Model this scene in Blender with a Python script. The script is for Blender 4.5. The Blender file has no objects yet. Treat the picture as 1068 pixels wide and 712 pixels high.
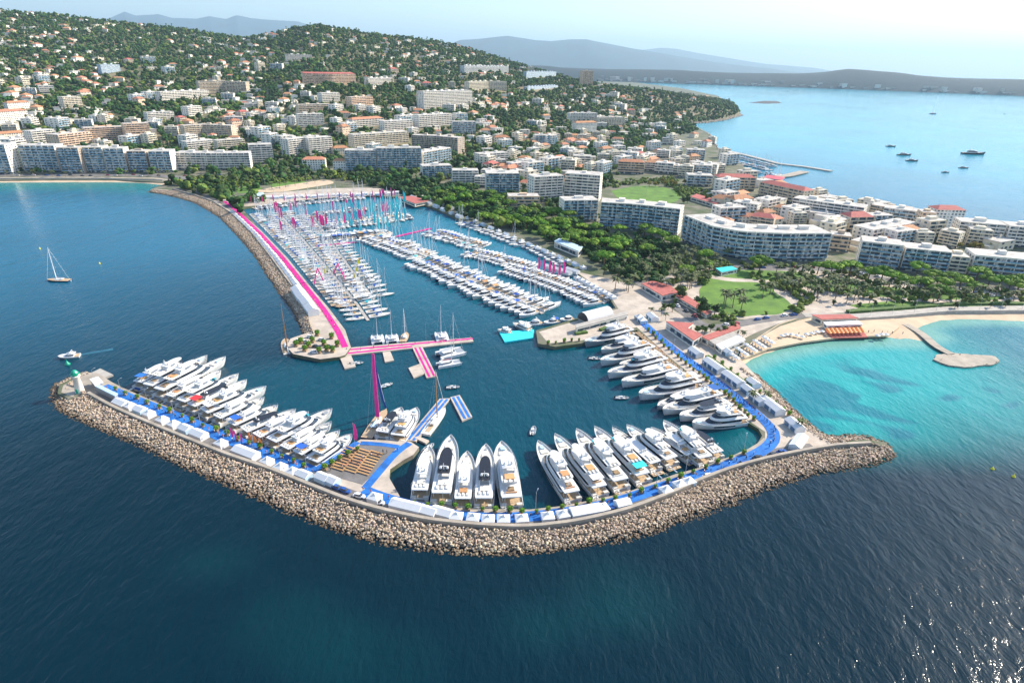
import bpy, math, random
import numpy as np
from mathutils import Vector, Matrix
random.seed(7); rng = np.random.default_rng(7)
R = math.radians
C = bpy.context.scene.collection
SC = bpy.context.scene

# ------------------------------------------------------------------ camera, light, exposure
CAMH = 140.0; F = 640.0; PW, PH = 1068.0, 712.0
PITCH = math.atan(290.0/F); ROLL = R(1.45)
cp, sp = math.cos(PITCH), math.sin(PITCH)
f0 = np.array([0, cp, -sp]); r0 = np.array([1.0, 0, 0]); u0 = np.array([0, sp, cp])
rv = r0*math.cos(ROLL)+u0*math.sin(ROLL); uv = u0*math.cos(ROLL)-r0*math.sin(ROLL)
cam = bpy.data.cameras.new('camera'); co = bpy.data.objects.new('camera', cam); C.objects.link(co)
cam.sensor_width = 36; cam.lens = F/PW*36; cam.clip_start = 1; cam.clip_end = 200000
m = Matrix(((rv[0], uv[0], -f0[0], 0), (rv[1], uv[1], -f0[1], 0), (rv[2], uv[2], -f0[2], CAMH), (0, 0, 0, 1)))
co.matrix_world = m; SC.camera = co
SUN_AZ = R(64); SUN_EL = R(35)
w = bpy.data.worlds.new('World'); SC.world = w; w.use_nodes = True
nt = w.node_tree; bg = nt.nodes['Background']; sky = nt.nodes.new('ShaderNodeTexSky')
sky.sky_type = 'NISHITA'; sky.sun_disc = False; sky.sun_elevation = SUN_EL; sky.sun_rotation = SUN_AZ
sky.air_density = 1.0; sky.dust_density = 1.0; sky.ozone_density = 2.4
nt.links.new(sky.outputs[0], bg.inputs[0]); bg.inputs[1].default_value = 0.15
sl = bpy.data.lights.new('sun', 'SUN'); sl.energy = 5.0; sl.angle = R(0.5); sl.color = (1, .9, .75)
so = bpy.data.objects.new('sun', sl); C.objects.link(so)
sd = Vector((math.sin(SUN_AZ)*math.cos(SUN_EL), math.cos(SUN_AZ)*math.cos(SUN_EL), math.sin(SUN_EL)))
so.rotation_euler = sd.to_track_quat('Z', 'Y').to_euler()
SC.view_settings.view_transform = 'Standard'; SC.view_settings.look = 'None'
SC.view_settings.exposure = 0.8; SC.view_settings.gamma = 1
SC.render.resolution_x = 1024; SC.render.resolution_y = 682
SC.cycles.volume_bounces = 0; SC.cycles.max_bounces = 6

# ------------------------------------------------------------------ helpers: pixels <-> ground
def ray(px, py):
    d = f0*F + rv*(px-PW/2) - uv*(py-PH/2)
    return d/np.linalg.norm(d)
def g(px, py, z=0.0):
    d = ray(px, py)
    if d[2] > -1e-4: d[2] = -1e-4
    t = (z-CAMH)/d[2]
    return Vector((d[0]*t, d[1]*t, z))
def gl(pts, z=0.0): return [g(a, b, z) for a, b in pts]
def proj(p):
    v = np.array([p[0], p[1], p[2]-CAMH]); dz = v@f0
    if dz < 1: return (-9999, -9999)
    return (PW/2+F*(v@rv)/dz, PH/2-F*(v@uv)/dz)

# ------------------------------------------------------------------ helpers: objects
def setp(o, label=None, cat=None, group=None, kind=None):
    if label: o['label'] = label
    if cat: o['category'] = cat
    if group: o['group'] = group
    if kind: o['kind'] = kind
    return o
def empty(name, loc=(0, 0, 0), rz=0.0, label=None, cat=None, group=None):
    o = bpy.data.objects.new(name, None); C.objects.link(o); o.location = loc; o.rotation_euler = (0, 0, rz)
    o.empty_display_size = .5
    return setp(o, label, cat, group)
def tree_of(o): return (o, [tree_of(c) for c in o.children])
def copy_tree(t, parent=None):
    """a thing, its parts and their sub-parts"""
    c = t[0].copy(); C.objects.link(c)
    if parent: c.parent = parent
    for ch in t[1]: copy_tree(ch, c)
    return c
class Proto:
    """first use places the built thing itself, later uses place copies"""
    def __init__(s, root): s.root = root; s.used = False; s.tree = tree_of(root)
    def put(s, loc, rz=0, sc=1.0, label=None, group=None, cat=None):
        o = s.root if not s.used else copy_tree(s.tree)
        s.used = True; o.location = loc; o.rotation_euler = (0, 0, rz)
        o.scale = (sc, sc, sc) if not isinstance(sc, tuple) else sc
        setp(o, label, cat, group); return o
class MB:
    def __init__(s): s.v = []; s.f = []
    def add(s, vs, fs):
        n = len(s.v); s.v += [tuple(v) for v in vs]; s.f += [tuple(i+n for i in f) for f in fs]; return s
    def box(s, x0, x1, y0, y1, z0, z1):
        return s.add([(x0, y0, z0), (x1, y0, z0), (x1, y1, z0), (x0, y1, z0), (x0, y0, z1), (x1, y0, z1), (x1, y1, z1), (x0, y1, z1)],
                     [(0, 3, 2, 1), (4, 5, 6, 7), (0, 1, 5, 4), (1, 2, 6, 5), (2, 3, 7, 6), (3, 0, 4, 7)])
    def prism(s, poly, z0, z1, top=None, bottom=False):
        n = len(poly); a = sum(poly[i][0]*poly[(i+1) % n][1]-poly[(i+1) % n][0]*poly[i][1] for i in range(n))
        top = top or poly
        if a < 0: poly = poly[::-1]; top = top[::-1]
        vs = [(p[0], p[1], z0) for p in poly]+[(p[0], p[1], z1) for p in top]
        fs = [(i, (i+1) % n, (i+1) % n+n, i+n) for i in range(n)]+[tuple(range(n, 2*n))]
        if bottom: fs.append(tuple(range(n))[::-1])
        return s.add(vs, fs)
    def tube(s, p, q, r0, r1=None, n=6, cap=True):
        r1 = r0 if r1 is None else r1
        p = Vector(p); q = Vector(q); d = (q-p)
        if d.length < 1e-6: return s
        d.normalize(); a = d.orthogonal().normalized(); b = d.cross(a)
        vs = [p+(a*math.cos(6.2832*i/n)+b*math.sin(6.2832*i/n))*r0 for i in range(n)]
        vs += [q+(a*math.cos(6.2832*i/n)+b*math.sin(6.2832*i/n))*r1 for i in range(n)]
        fs = [(i, (i+1) % n, (i+1) % n+n, i+n) for i in range(n)]
        if cap: fs += [tuple(range(n))[::-1], tuple(range(n, 2*n))]
        return s.add(vs, fs)
    def lathe(s, prof, n=10, c=(0, 0, 0)):
        k = len(prof); vs = []; fs = []
        for r, z in prof:
            for i in range(n): vs.append((c[0]+r*math.cos(6.2832*i/n), c[1]+r*math.sin(6.2832*i/n), c[2]+z))
        for j in range(k-1):
            for i in range(n): fs.append((j*n+i, j*n+(i+1) % n, (j+1)*n+(i+1) % n, (j+1)*n+i))
        fs.append(tuple(range((k-1)*n, k*n)))
        return s.add(vs, fs)
    def build(s, name, mat, parent=None, smooth=False):
        me = bpy.data.meshes.new(name); me.from_pydata(s.v, [], s.f); me.materials.append(mat)
        if smooth: me.polygons.foreach_set('use_smooth', [True]*len(me.polygons))
        o = bpy.data.objects.new(name, me); C.objects.link(o)
        if parent: o.parent = parent
        return o
def np_mesh(name, V, Fc, mat, smooth=False):
    me = bpy.data.meshes.new(name); k = Fc.shape[1]
    me.vertices.add(len(V)); me.vertices.foreach_set('co', V.astype(np.float32).ravel())
    me.loops.add(Fc.size); me.loops.foreach_set('vertex_index', Fc.astype(np.int32).ravel())
    me.polygons.add(len(Fc)); me.polygons.foreach_set('loop_start', np.arange(0, Fc.size, k, dtype=np.int32))
    me.polygons.foreach_set('loop_total', np.full(len(Fc), k, dtype=np.int32))
    me.polygons.foreach_set('use_smooth', np.full(len(Fc), smooth))
    me.update(calc_edges=True); me.validate(); me.materials.append(mat)
    o = bpy.data.objects.new(name, me); C.objects.link(o); return o
def resample(pts, n):
    P = [Vector(p) for p in pts]; L = [0]
    for a, b in zip(P, P[1:]): L.append(L[-1]+(b-a).length)
    out = []; j = 0
    for i in range(n):
        t = L[-1]*i/(n-1)
        while j < len(L)-2 and t > L[j+1]: j += 1
        out.append(P[j].lerp(P[j+1], (t-L[j])/max(1e-9, L[j+1]-L[j])))
    return out
def plen(pts): return sum((Vector(b)-Vector(a)).length for a, b in zip(pts, pts[1:]))
def smooth_line(pts, n, it=2):
    q = resample(pts, n)
    for _ in range(it): q = [q[0]]+[(q[i-1]+q[i]*2+q[i+1])/4 for i in range(1, n-1)]+[q[-1]]
    return q
def offset(pts, d):
    out = []
    for i, p in enumerate(pts):
        a = pts[max(0, i-1)]; b = pts[min(len(pts)-1, i+1)]
        t = Vector((b[0]-a[0], b[1]-a[1], 0)).normalized()
        out.append(Vector((p[0]-t.y*d, p[1]+t.x*d, p[2] if len(p) > 2 else 0)))
    return out
def strip(mb, pts, wd, z0, z1, n=None):
    q = smooth_line(pts, n or max(2, int(plen(pts)/4)+2)) if n != 0 else [Vector(p) for p in pts]
    a = offset(q, wd/2); b = offset(q, -wd/2); k = len(q)
    vs = [(p[0], p[1], z1) for p in a]+[(p[0], p[1], z1) for p in b]+[(p[0], p[1], z0) for p in a]+[(p[0], p[1], z0) for p in b]
    fs = []
    for i in range(k-1):
        fs += [(i+k, i+k+1, i+1, i), (i, i+1, i+1+2*k, i+2*k), (i+k+1, i+k, i+3*k, i+3*k+1)]
    fs += [(0, 2*k, 3*k, k), (k-1, 2*k-1, 4*k-1, 3*k-1)]
    return mb.add(vs, fs)
ORD = 'first second third fourth fifth sixth seventh eighth ninth tenth eleventh twelfth thirteenth fourteenth fifteenth sixteenth seventeenth eighteenth nineteenth'.split()
TENS = {2: 'twenty', 3: 'thirty', 4: 'forty', 5: 'fifty', 6: 'sixty', 7: 'seventy', 8: 'eighty', 9: 'ninety'}
def ordw(i):
    if i <= 19: return ORD[i-1]
    t, u = divmod(i, 10)
    if u == 0: return TENS[t][:-1]+'ieth' if t < 10 else str(i)+'th'
    return TENS.get(t, 'hundred')+'-'+ORD[u-1]
REG = {}
def reg(key, o): REG.setdefault(key, []).append(o)

# ------------------------------------------------------------------ materials
def mat(name, col, rough=.6, metal=0, var=0.0, vscale=1.0, objvar=0.0, island=0.0, col2=None, spec=.5, bump=0.0, bscale=1.0):
    mt = bpy.data.materials.new(name); mt.use_nodes = True; n = mt.node_tree; b = n.nodes['Principled BSDF']
    b.inputs['Base Color'].default_value = (*col, 1); b.inputs['Roughness'].default_value = rough
    b.inputs['Metallic'].default_value = metal; b.inputs['Specular IOR Level'].default_value = spec
    out = None
    tc = n.nodes.new('ShaderNodeTexCoord')
    if var or col2:
        nz = n.nodes.new('ShaderNodeTexNoise'); nz.inputs['Scale'].default_value = vscale; nz.inputs['Detail'].default_value = 5
        nz.inputs['Roughness'].default_value = .65
        n.links.new(tc.outputs['Object'], nz.inputs['Vector'])
        cr = n.nodes.new('ShaderNodeValToRGB'); cr.color_ramp.elements[0].position = .35; cr.color_ramp.elements[1].position = .65
        c2 = col2 or tuple(c*(1-var) for c in col)
        c1 = col if col2 else tuple(min(1, c*(1+var)) for c in col)
        cr.color_ramp.elements[0].color = (*c2, 1); cr.color_ramp.elements[1].color = (*c1, 1)
        n.links.new(nz.outputs[0], cr.inputs[0]); out = cr.outputs[0]
    for amt, src in ((objvar, 'obj'), (island, 'isl')):
        if not amt: continue
        if src == 'obj': s = n.nodes.new('ShaderNodeObjectInfo').outputs['Random']
        else: s = n.nodes.new('ShaderNodeNewGeometry').outputs['Random Per Island']
        hs = n.nodes.new('ShaderNodeHueSaturation')
        mr = n.nodes.new('ShaderNodeMapRange'); mr.inputs[3].default_value = 1-amt; mr.inputs[4].default_value = 1+amt
        n.links.new(s, mr.inputs[0]); n.links.new(mr.outputs[0], hs.inputs['Value'])
        mh = n.nodes.new('ShaderNodeMapRange'); mh.inputs[3].default_value = .5+amt*.07; mh.inputs[4].default_value = .5-amt*.05
        ml = n.nodes.new('ShaderNodeMath'); ml.operation = 'FRACT'; mm = n.nodes.new('ShaderNodeMath'); mm.operation = 'MULTIPLY'; mm.inputs[1].default_value = 7.31
        n.links.new(s, mm.inputs[0]); n.links.new(mm.outputs[0], ml.inputs[0]); n.links.new(ml.outputs[0], mh.inputs[0]); n.links.new(mh.outputs[0], hs.inputs['Hue'])
        if out: n.links.new(out, hs.inputs['Color'])
        else: hs.inputs['Color'].default_value = (*col, 1)
        out = hs.outputs[0]
    if out: n.links.new(out, b.inputs['Base Color'])
    if bump:
        nb = n.nodes.new('ShaderNodeTexNoise'); nb.inputs['Scale'].default_value = bscale; nb.inputs['Detail'].default_value = 4
        n.links.new(tc.outputs['Object'], nb.inputs['Vector'])
        bp = n.nodes.new('ShaderNodeBump'); bp.inputs['Strength'].default_value = bump
        n.links.new(nb.outputs[0], bp.inputs['Height']); n.links.new(bp.outputs[0], b.inputs['Normal'])
    return mt
M = dict(
    gel=mat('white_gelcoat', (.7, .7, .69), .25, var=.03, vscale=.6, objvar=.05),
    cream=mat('cream_gelcoat', (.72, .68, .6), .3, var=.04, vscale=.6),
    navy=mat('navy_hull', (.015, .035, .09), .2), grey=mat('grey_hull', (.3, .32, .34), .3), black=mat('black_hull', (.02, .02, .025), .2),
    red=mat('red_paint', (.6, .03, .03), .4), teak=mat('teak', (.5, .36, .22), .6, var=.2, vscale=2),
    bglass=mat('yacht_glass', (.015, .025, .04), .05, spec=.8), tan=mat('tan_cushion', (.55, .3, .13), .8, objvar=.2),
    cush=mat('pale_cushion', (.66, .62, .55), .9), blue=mat('blue_canvas', (.02, .12, .45), .8, objvar=.25), teal=mat('teal_canvas', (.03, .62, .68), .8),
    pool=mat('pool_water', (.05, .4, .5), .08), alu=mat('aluminium', (.6, .62, .65), .35, .8), mastw=mat('mast_white', (.75, .76, .78), .35),
    varn=mat('varnished_spar', (.42, .19, .06), .35), rubber=mat('rubber', (.02, .02, .02), .8),
    magenta=mat('magenta_carpet', (.62, .01, .24), .9, var=.25, vscale=.3), bluec=mat('blue_carpet', (.015, .15, .5), .9, var=.3, vscale=.25),
    pink=mat('pink_fabric', (.85, .04, .3), .8), stone=mat('quay_stone', (.36, .31, .25), .85, var=.22, vscale=.15, bump=.2, bscale=1.5),
    paving=mat('pale_paving', (.47, .4, .33), .85, var=.2, vscale=.12), conc=mat('concrete', (.4, .37, .33), .85, var=.15, vscale=.3),
    asph=mat('asphalt', (.07, .07, .075), .9, var=.2, vscale=.2), asph2=mat('pale_asphalt', (.17, .16, .155), .9, var=.2, vscale=.2),
    sand=mat('sand', (.62, .48, .33), .95, col2=(.5, .38, .26), vscale=.08, bump=.3, bscale=.8),
    rock=mat('armour_rock', (.72, .59, .44), .9, col2=(.54, .41, .28), vscale=.25, objvar=.3, island=.3, bump=.4, bscale=2),
    rockbase=mat('mound_rubble', (.3, .24, .17), .95, var=.4, vscale=.5, bump=.6, bscale=1),
    lawn=mat('lawn', (.13, .25, .03), .95, col2=(.07, .15, .025), vscale=.09, bump=.3, bscale=3),
    soil=mat('hill_ground', (.09, .1, .04), .95, col2=(.26, .21, .13), vscale=.02, bump=.3, bscale=.3),
    town=mat('town_ground', (.2, .18, .14), .95, col2=(.06, .09, .03), vscale=.05),
    hedge=mat('clipped_hedge', (.07, .13, .025), .9, var=.4, vscale=.6, bump=1, bscale=2),
    wood=mat('dark_wood', (.3, .2, .11), .7, var=.2, vscale=1),
    canvas=mat('white_canvas', (.68, .68, .68), .75, var=.03, vscale=.4), canvas2=mat('pale_blue_canvas', (.45, .6, .72), .75),
    winw=mat('tent_window', (.12, .2, .3), .15), rtile=mat('terracotta_tiles', (.46, .2, .11), .85, var=.25, vscale=.5, objvar=.2),
    rred=mat('red_roofing', (.42, .12, .1), .85, var=.15, vscale=.3), dark=mat('dark_panel', (.03, .03, .04), .4),
    green=mat('green_paint', (.01, .33, .2), .4), yellow=mat('yellow_paint', (.8, .7, .02), .5), orange=mat('orange_paint', (.75, .22, .03), .6),
    skin=mat('skin', (.5, .3, .2), .7), trunk=mat('bark', (.14, .09, .06), .9, var=.2, vscale=3), ptrunk=mat('palm_bark', (.2, .15, .1), .9, var=.2, vscale=3),
    carw=mat('white_car_paint', (.75, .75, .76), .25), carb=mat('blue_car_paint', (.03, .1, .35), .25), card=mat('dark_car_paint', (.05, .05, .06), .25), carr=mat('red_car_paint', (.4, .02, .03), .25),
)
def cells(mt, light=(.5, .48, .44), cut=.72):
    # drawn blinds, curtains and awnings: some panes of the glazing are pale
    n = mt.node_tree; b = n.nodes['Principled BSDF']; src = b.inputs['Base Color'].links[0].from_socket
    ge = n.nodes.new('ShaderNodeNewGeometry'); sn = n.nodes.new('ShaderNodeVectorMath'); sn.operation = 'SNAP'; sn.inputs[1].default_value = (2.1, 2.1, 3.1); wn = n.nodes.new('ShaderNodeTexWhiteNoise'); gt = n.nodes.new('ShaderNodeMath'); gt.operation = 'GREATER_THAN'; gt.inputs[1].default_value = cut
    mx = n.nodes.new('ShaderNodeMix'); mx.data_type = 'RGBA'; n.links.new(ge.outputs['Position'], sn.inputs[0]); n.links.new(sn.outputs[0], wn.inputs['Vector']); n.links.new(wn.outputs['Value'], gt.inputs[0]); n.links.new(gt.outputs[0], mx.inputs[0]); n.links.new(src, mx.inputs[6]); mx.inputs[7].default_value = (*light, 1); n.links.new(mx.outputs[2], b.inputs['Base Color'])
def building_mat(name, col): return mat(name, col, .8, var=.08, vscale=.25, objvar=.08)
BW = dict(white=building_mat('white_render', (.82, .76, .67)), cream=building_mat('cream_render', (.74, .65, .5)), pink=building_mat('salmon_render', (.74, .52, .36)),
          tan=building_mat('tan_render', (.66, .54, .4)), grey=building_mat('grey_render', (.6, .61, .6)), blueg=building_mat('pale_blue_render', (.42, .52, .6)), brown=building_mat('brown_render', (.5, .4, .31)))
M['wglass'] = mat('window_glass', (.05, .08, .11), .12, spec=.6, var=.5, vscale=.5)
M['bluegl'] = mat('balcony_glass', (.16, .33, .45), .15, spec=.6, var=.3, vscale=.3)
cells(M['wglass']); cells(M['bluegl'], (.55, .62, .66), .6)
M['roofg'] = mat('flat_roof_gravel', (.5, .47, .43), .9, var=.25, vscale=.15)

# water: colour changes with distance from the camera, and with depth in the shallows, stored on the mesh
def water_mat():
    mt = bpy.data.materials.new('sea_water'); mt.use_nodes = True; n = mt.node_tree; b = n.nodes['Principled BSDF']
    at = n.nodes.new('ShaderNodeAttribute'); at.attribute_name = 'sea_tint'
    tc = n.nodes.new('ShaderNodeTexCoord')
    n.links.new(at.outputs['Color'], b.inputs['Base Color'])
    b.inputs['IOR'].default_value = 1.33; b.inputs['Specular IOR Level'].default_value = .36; b.inputs['Roughness'].default_value = .12
    mp = n.nodes.new('ShaderNodeMapping'); mp.inputs['Rotation'].default_value = (0, 0, R(-35)); mp.inputs['Scale'].default_value = (1, .45, 1)
    n.links.new(tc.outputs['Object'], mp.inputs[0])
    prev = None
    for sc, dist, st in ((.45, .8, .5), (.1, 2.0, .32), (.012, 9.0, .2)):
        nz = n.nodes.new('ShaderNodeTexNoise'); nz.inputs['Scale'].default_value = sc; nz.inputs['Detail'].default_value = 4; nz.inputs['Roughness'].default_value = .6
        nz.inputs['Distortion'].default_value = .4
        n.links.new(mp.outputs[0], nz.inputs['Vector'])
        bp = n.nodes.new('ShaderNodeBump'); bp.inputs['Strength'].default_value = st; bp.inputs['Distance'].default_value = dist
        n.links.new(nz.outputs[0], bp.inputs['Height'])
        if prev: n.links.new(prev, bp.inputs['Normal'])
        prev = bp.outputs[0]
    n.links.new(prev, b.inputs['Normal'])
    # wind lanes: smoother and rougher streaks
    n3 = n.nodes.new('ShaderNodeTexNoise'); n3.inputs['Scale'].default_value = .004; n3.inputs['Detail'].default_value = 3
    n.links.new(mp.outputs[0], n3.inputs['Vector'])
    mr = n.nodes.new('ShaderNodeMapRange'); mr.inputs[3].default_value = .05; mr.inputs[4].default_value = .2
    n.links.new(n3.outputs[0], mr.inputs[0]); n.links.new(mr.outputs[0], b.inputs['Roughness'])
    return mt

# ------------------------------------------------------------------ outlines (ground points read off the shore lines)
CREST = [(84, 402), (93, 413), (118, 427), (145, 439), (171, 450), (200, 462), (236, 476.5), (261, 485), (285, 493), (309, 503), (346, 518), (370, 527), (407, 537), (450, 546), (501, 551), (552, 553), (602, 547), (653, 535), (680, 525), (705, 515), (730, 503), (768, 489), (806, 479), (844, 471.5), (870, 467), (907, 465)]
ROCKOUT = [(48, 405), (44, 416), (50, 428), (80, 442), (106, 453), (131, 463), (156, 476), (182, 489), (207, 499), (224, 507), (249, 519), (273, 529), (297, 540), (322, 549), (346, 558), (370, 566), (395, 572), (419, 576), (450, 580), (501, 584), (552, 582), (602, 575), (653, 569), (680, 563), (705, 553), (730, 545), (756, 537), (781, 527), (806, 515), (832, 506), (857, 498), (882, 495), (907, 491), (933, 484)]
INNER_W = [(88, 388), (102, 389), (117, 398.5), (130, 405), (172, 423), (232, 449), (283, 470), (322, 487)]
PLAZA = [(327, 487), (376, 458), (428, 460), (437, 466), (431, 474), (420, 480), (407, 489), (406, 498), (418, 519)]
INNER_S = [(430, 521), (450, 524.5), (476, 528), (514, 530.5), (552, 531), (590, 527), (615, 521.5), (653, 513.6), (680, 503), (705, 494), (731, 487), (761, 476), (780, 468), (790, 462), (795, 454), (791, 447), (776, 438)]
INNER_E = [(762, 425), (741, 408), (721, 393), (701, 377), (686, 361), (664, 344)]
PIER = [(606, 358), (579, 361.5), (561, 358), (559, 344.5), (580, 338.5), (610, 329), (642, 321)]
SHORE_NE = [(634, 308), (610, 293), (598, 279), (570, 262), (532, 248.5), (497, 234), (481, 230), (465, 222), (450, 216), (420, 206), (377, 203), (327, 206.5), (291, 211), (264, 215), (252, 217)]
JET_IN = [(272, 240), (299, 268), (328, 304), (342, 320), (360, 344), (366, 362)]
JET_END = [(360, 370), (354, 372), (334, 374.5), (306, 369), (298, 361), (303, 353), (326, 345)]
JET_CREST = [(321, 330), (305, 300), (281, 267), (262, 243), (241, 223), (222, 211), (200, 203.5), (180, 198.5), (158, 197)]
JET_ROCK = [(313, 345), (302, 322), (289, 308), (276, 289), (264, 269), (246, 248), (226, 227), (200, 211.7), (175, 204.5), (152, 200.5)]
BEACH_L = [(176, 190.5), (120, 187.5), (60, 187.5), (0, 188), (-200, 189)]
EAST_ROCKTOP = [(870, 462), (857, 457), (837, 441), (817, 424), (802, 408), (785, 393), (772, 383)]
EAST_ROCKOUT = [(884, 451), (863, 452), (845, 437), (826, 420), (811, 405), (794, 390), (778, 382)]
BEACH_BACK = [(762, 372), (776, 361), (800, 350), (812, 342), (832, 334), (848, 330.5), (890, 333), (932, 330), (988, 325), (1068, 324.5), (1300, 330)]
COAST_R = [(1300, 290), (1120, 266), (1068, 257), (1003, 246), (958, 237), (916, 223), (874, 213), (832, 205), (800, 193), (775, 173), (748, 155), (740, 140), (727, 133), (718, 128), (736, 127), (755, 124), (773, 119)]
COAST_B = [(768, 111), (748, 100), (710, 92), (670, 87), (640, 84), (560, 78), (200, 66), (-250, 56), (-260, 120)]
OUT = BEACH_L[::-1]+JET_CREST[::-1]+JET_END[::-1]+JET_IN[::-1]+SHORE_NE[::-1]+PIER[::-1]+INNER_E[::-1]+INNER_S[::-1]+PLAZA[::-1]+INNER_W[::-1]+[(76, 394), (62, 401), (60, 410), (72, 416)]+CREST[1:]+[(925, 466), (925, 461), (900, 458)]+EAST_ROCKTOP+BEACH_BACK+COAST_R+COAST_B
GZ = 1.8
LAND = [g(a, b, GZ) for a, b in OUT]
LX = np.array([p.x for p in LAND]); LY = np.array([p.y for p in LAND])
def inside(x, y):
    x = np.asarray(x, float); y = np.asarray(y, float); r = np.zeros(x.shape, bool); j = len(LX)-1
    for i in range(len(LX)):
        c = ((LY[i] > y) != (LY[j] > y))
        with np.errstate(divide='ignore', invalid='ignore'):
            xi = (LX[j]-LX[i])*(y-LY[i])/(LY[j]-LY[i])+LX[i]
        r ^= c & (x < xi); j = i
    return r
def dist_poly(x, y, P, closed=True):
    x = np.asarray(x, float); y = np.asarray(y, float); best = np.full(x.shape, 1e9); n = len(P)
    for i in range(n if closed else n-1):
        a = P[i]; b = P[(i+1) % n]; dx, dy = b[0]-a[0], b[1]-a[1]; L2 = dx*dx+dy*dy+1e-9
        t = np.clip(((x-a[0])*dx+(y-a[1])*dy)/L2, 0, 1)
        best = np.minimum(best, np.hypot(x-a[0]-t*dx, y-a[1]-t*dy))
    return best

# ------------------------------------------------------------------ hill height
SKY = [(-250, 4, 3200), (-60, 5, 3100), (0, 9, 3000), (40, 12, 2950), (80, 16, 2900), (110, 20, 2850), (150, 24, 2800), (190, 28, 2750), (230, 35, 2700), (255, 38, 2650), (280, 33, 2600), (310, 27, 2550), (330, 24, 2500), (360, 29, 2500), (400, 35, 2500), (430, 38, 2500), (470, 44, 2500), (500, 52, 2500), (530, 62, 2450), (550, 68, 2400), (575, 75, 2350), (600, 82, 2250), (640, 88, 2150), (690, 94, 2250), (720, 100, 2250), (745, 106, 2250), (765, 114, 2250), (800, 135, 2200)]
BASE = [(-250, 152), (0, 152), (100, 154), (200, 158), (300, 165), (400, 165), (500, 165), (560, 160), (610, 150), (650, 142), (690, 132), (740, 127), (800, 126)]
def azd(p): return math.atan2(p[0], p[1])
_sa = []; _sz = []; _sr = []
for px, py, D in SKY:
    d = ray(px, py); h = math.hypot(d[0], d[1]); _sa.append(math.atan2(d[0], d[1])); _sr.append(D); _sz.append(CAMH+D*d[2]/h-8)
_ba = []; _bd = []
for px, py in BASE:
    p = g(px, py, GZ); _ba.append(azd(p)); _bd.append(math.hypot(p.x, p.y))
_ga = np.linspace(R(-80), R(60), 561)
def _sm(a, v):
    y = np.interp(_ga, a, v); k = np.exp(-np.linspace(-2, 2, 9)**2); k /= k.sum()
    return np.convolve(np.pad(y, 4, mode='edge'), k, 'valid')
_gz = _sm(_sa, _sz); _gr = _sm(_sa, _sr); _gd = _sm(_ba, _bd); _AZMAX = azd(ray(775, 118))
def hnoise(x, y):
    return (np.sin(x*.0071+1.3)*np.cos(y*.0063+.4)+.6*np.sin(x*.017+y*.011)+.4*np.sin(x*.031-y*.027+2))/2
def height(x, y):
    x = np.asarray(x, float); y = np.asarray(y, float); a = np.arctan2(x, y); D = np.hypot(x, y)
    zr = np.interp(a, _ga, _gz); dr = np.interp(a, _ga, _gr); d0 = np.interp(a, _ga, _gd); dr = np.maximum(dr, d0+150); zr = np.where(a > _AZMAX, -5, zr)
    u = (D-d0)/(dr-d0); uc = np.clip(u, 0, 1)
    z = zr*(uc**.92*(.75+.25*uc)) + hnoise(x, y)*9*np.clip(uc*3, 0, 1)*np.clip((1-uc)*3, 0, 1)
    z = np.where(u > 1, zr*np.clip(1-(D-dr)/1500, 0, 1), z)
    z = np.where(u <= 0, -2.0, z-.5)
    cd = dist_poly(x, y, COASTPTS, False)
    z = np.where(inside(x, y), np.minimum(z, cd*.55+.5), -6)
    return z
COASTPTS = [g(a, b, 0) for a, b in COAST_R[8:]+COAST_B[:6]]
def ground_at(px, py, tries=1):
    """first hit of the pixel's ray on the terrain"""
    d = ray(px, py); hz = math.hypot(d[0], d[1]); D = np.linspace(500, 3300, 1400)
    x = d[0]/hz*D; y = d[1]/hz*D; z = CAMH+d[2]/hz*D; h = np.maximum(height(x, y), GZ)
    k = np.nonzero(z <= h)[0]
    if len(k) == 0: return None
    k = k[0]; return Vector((x[k], y[k], h[k]-.4 if h[k] > GZ+.5 else GZ))

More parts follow.
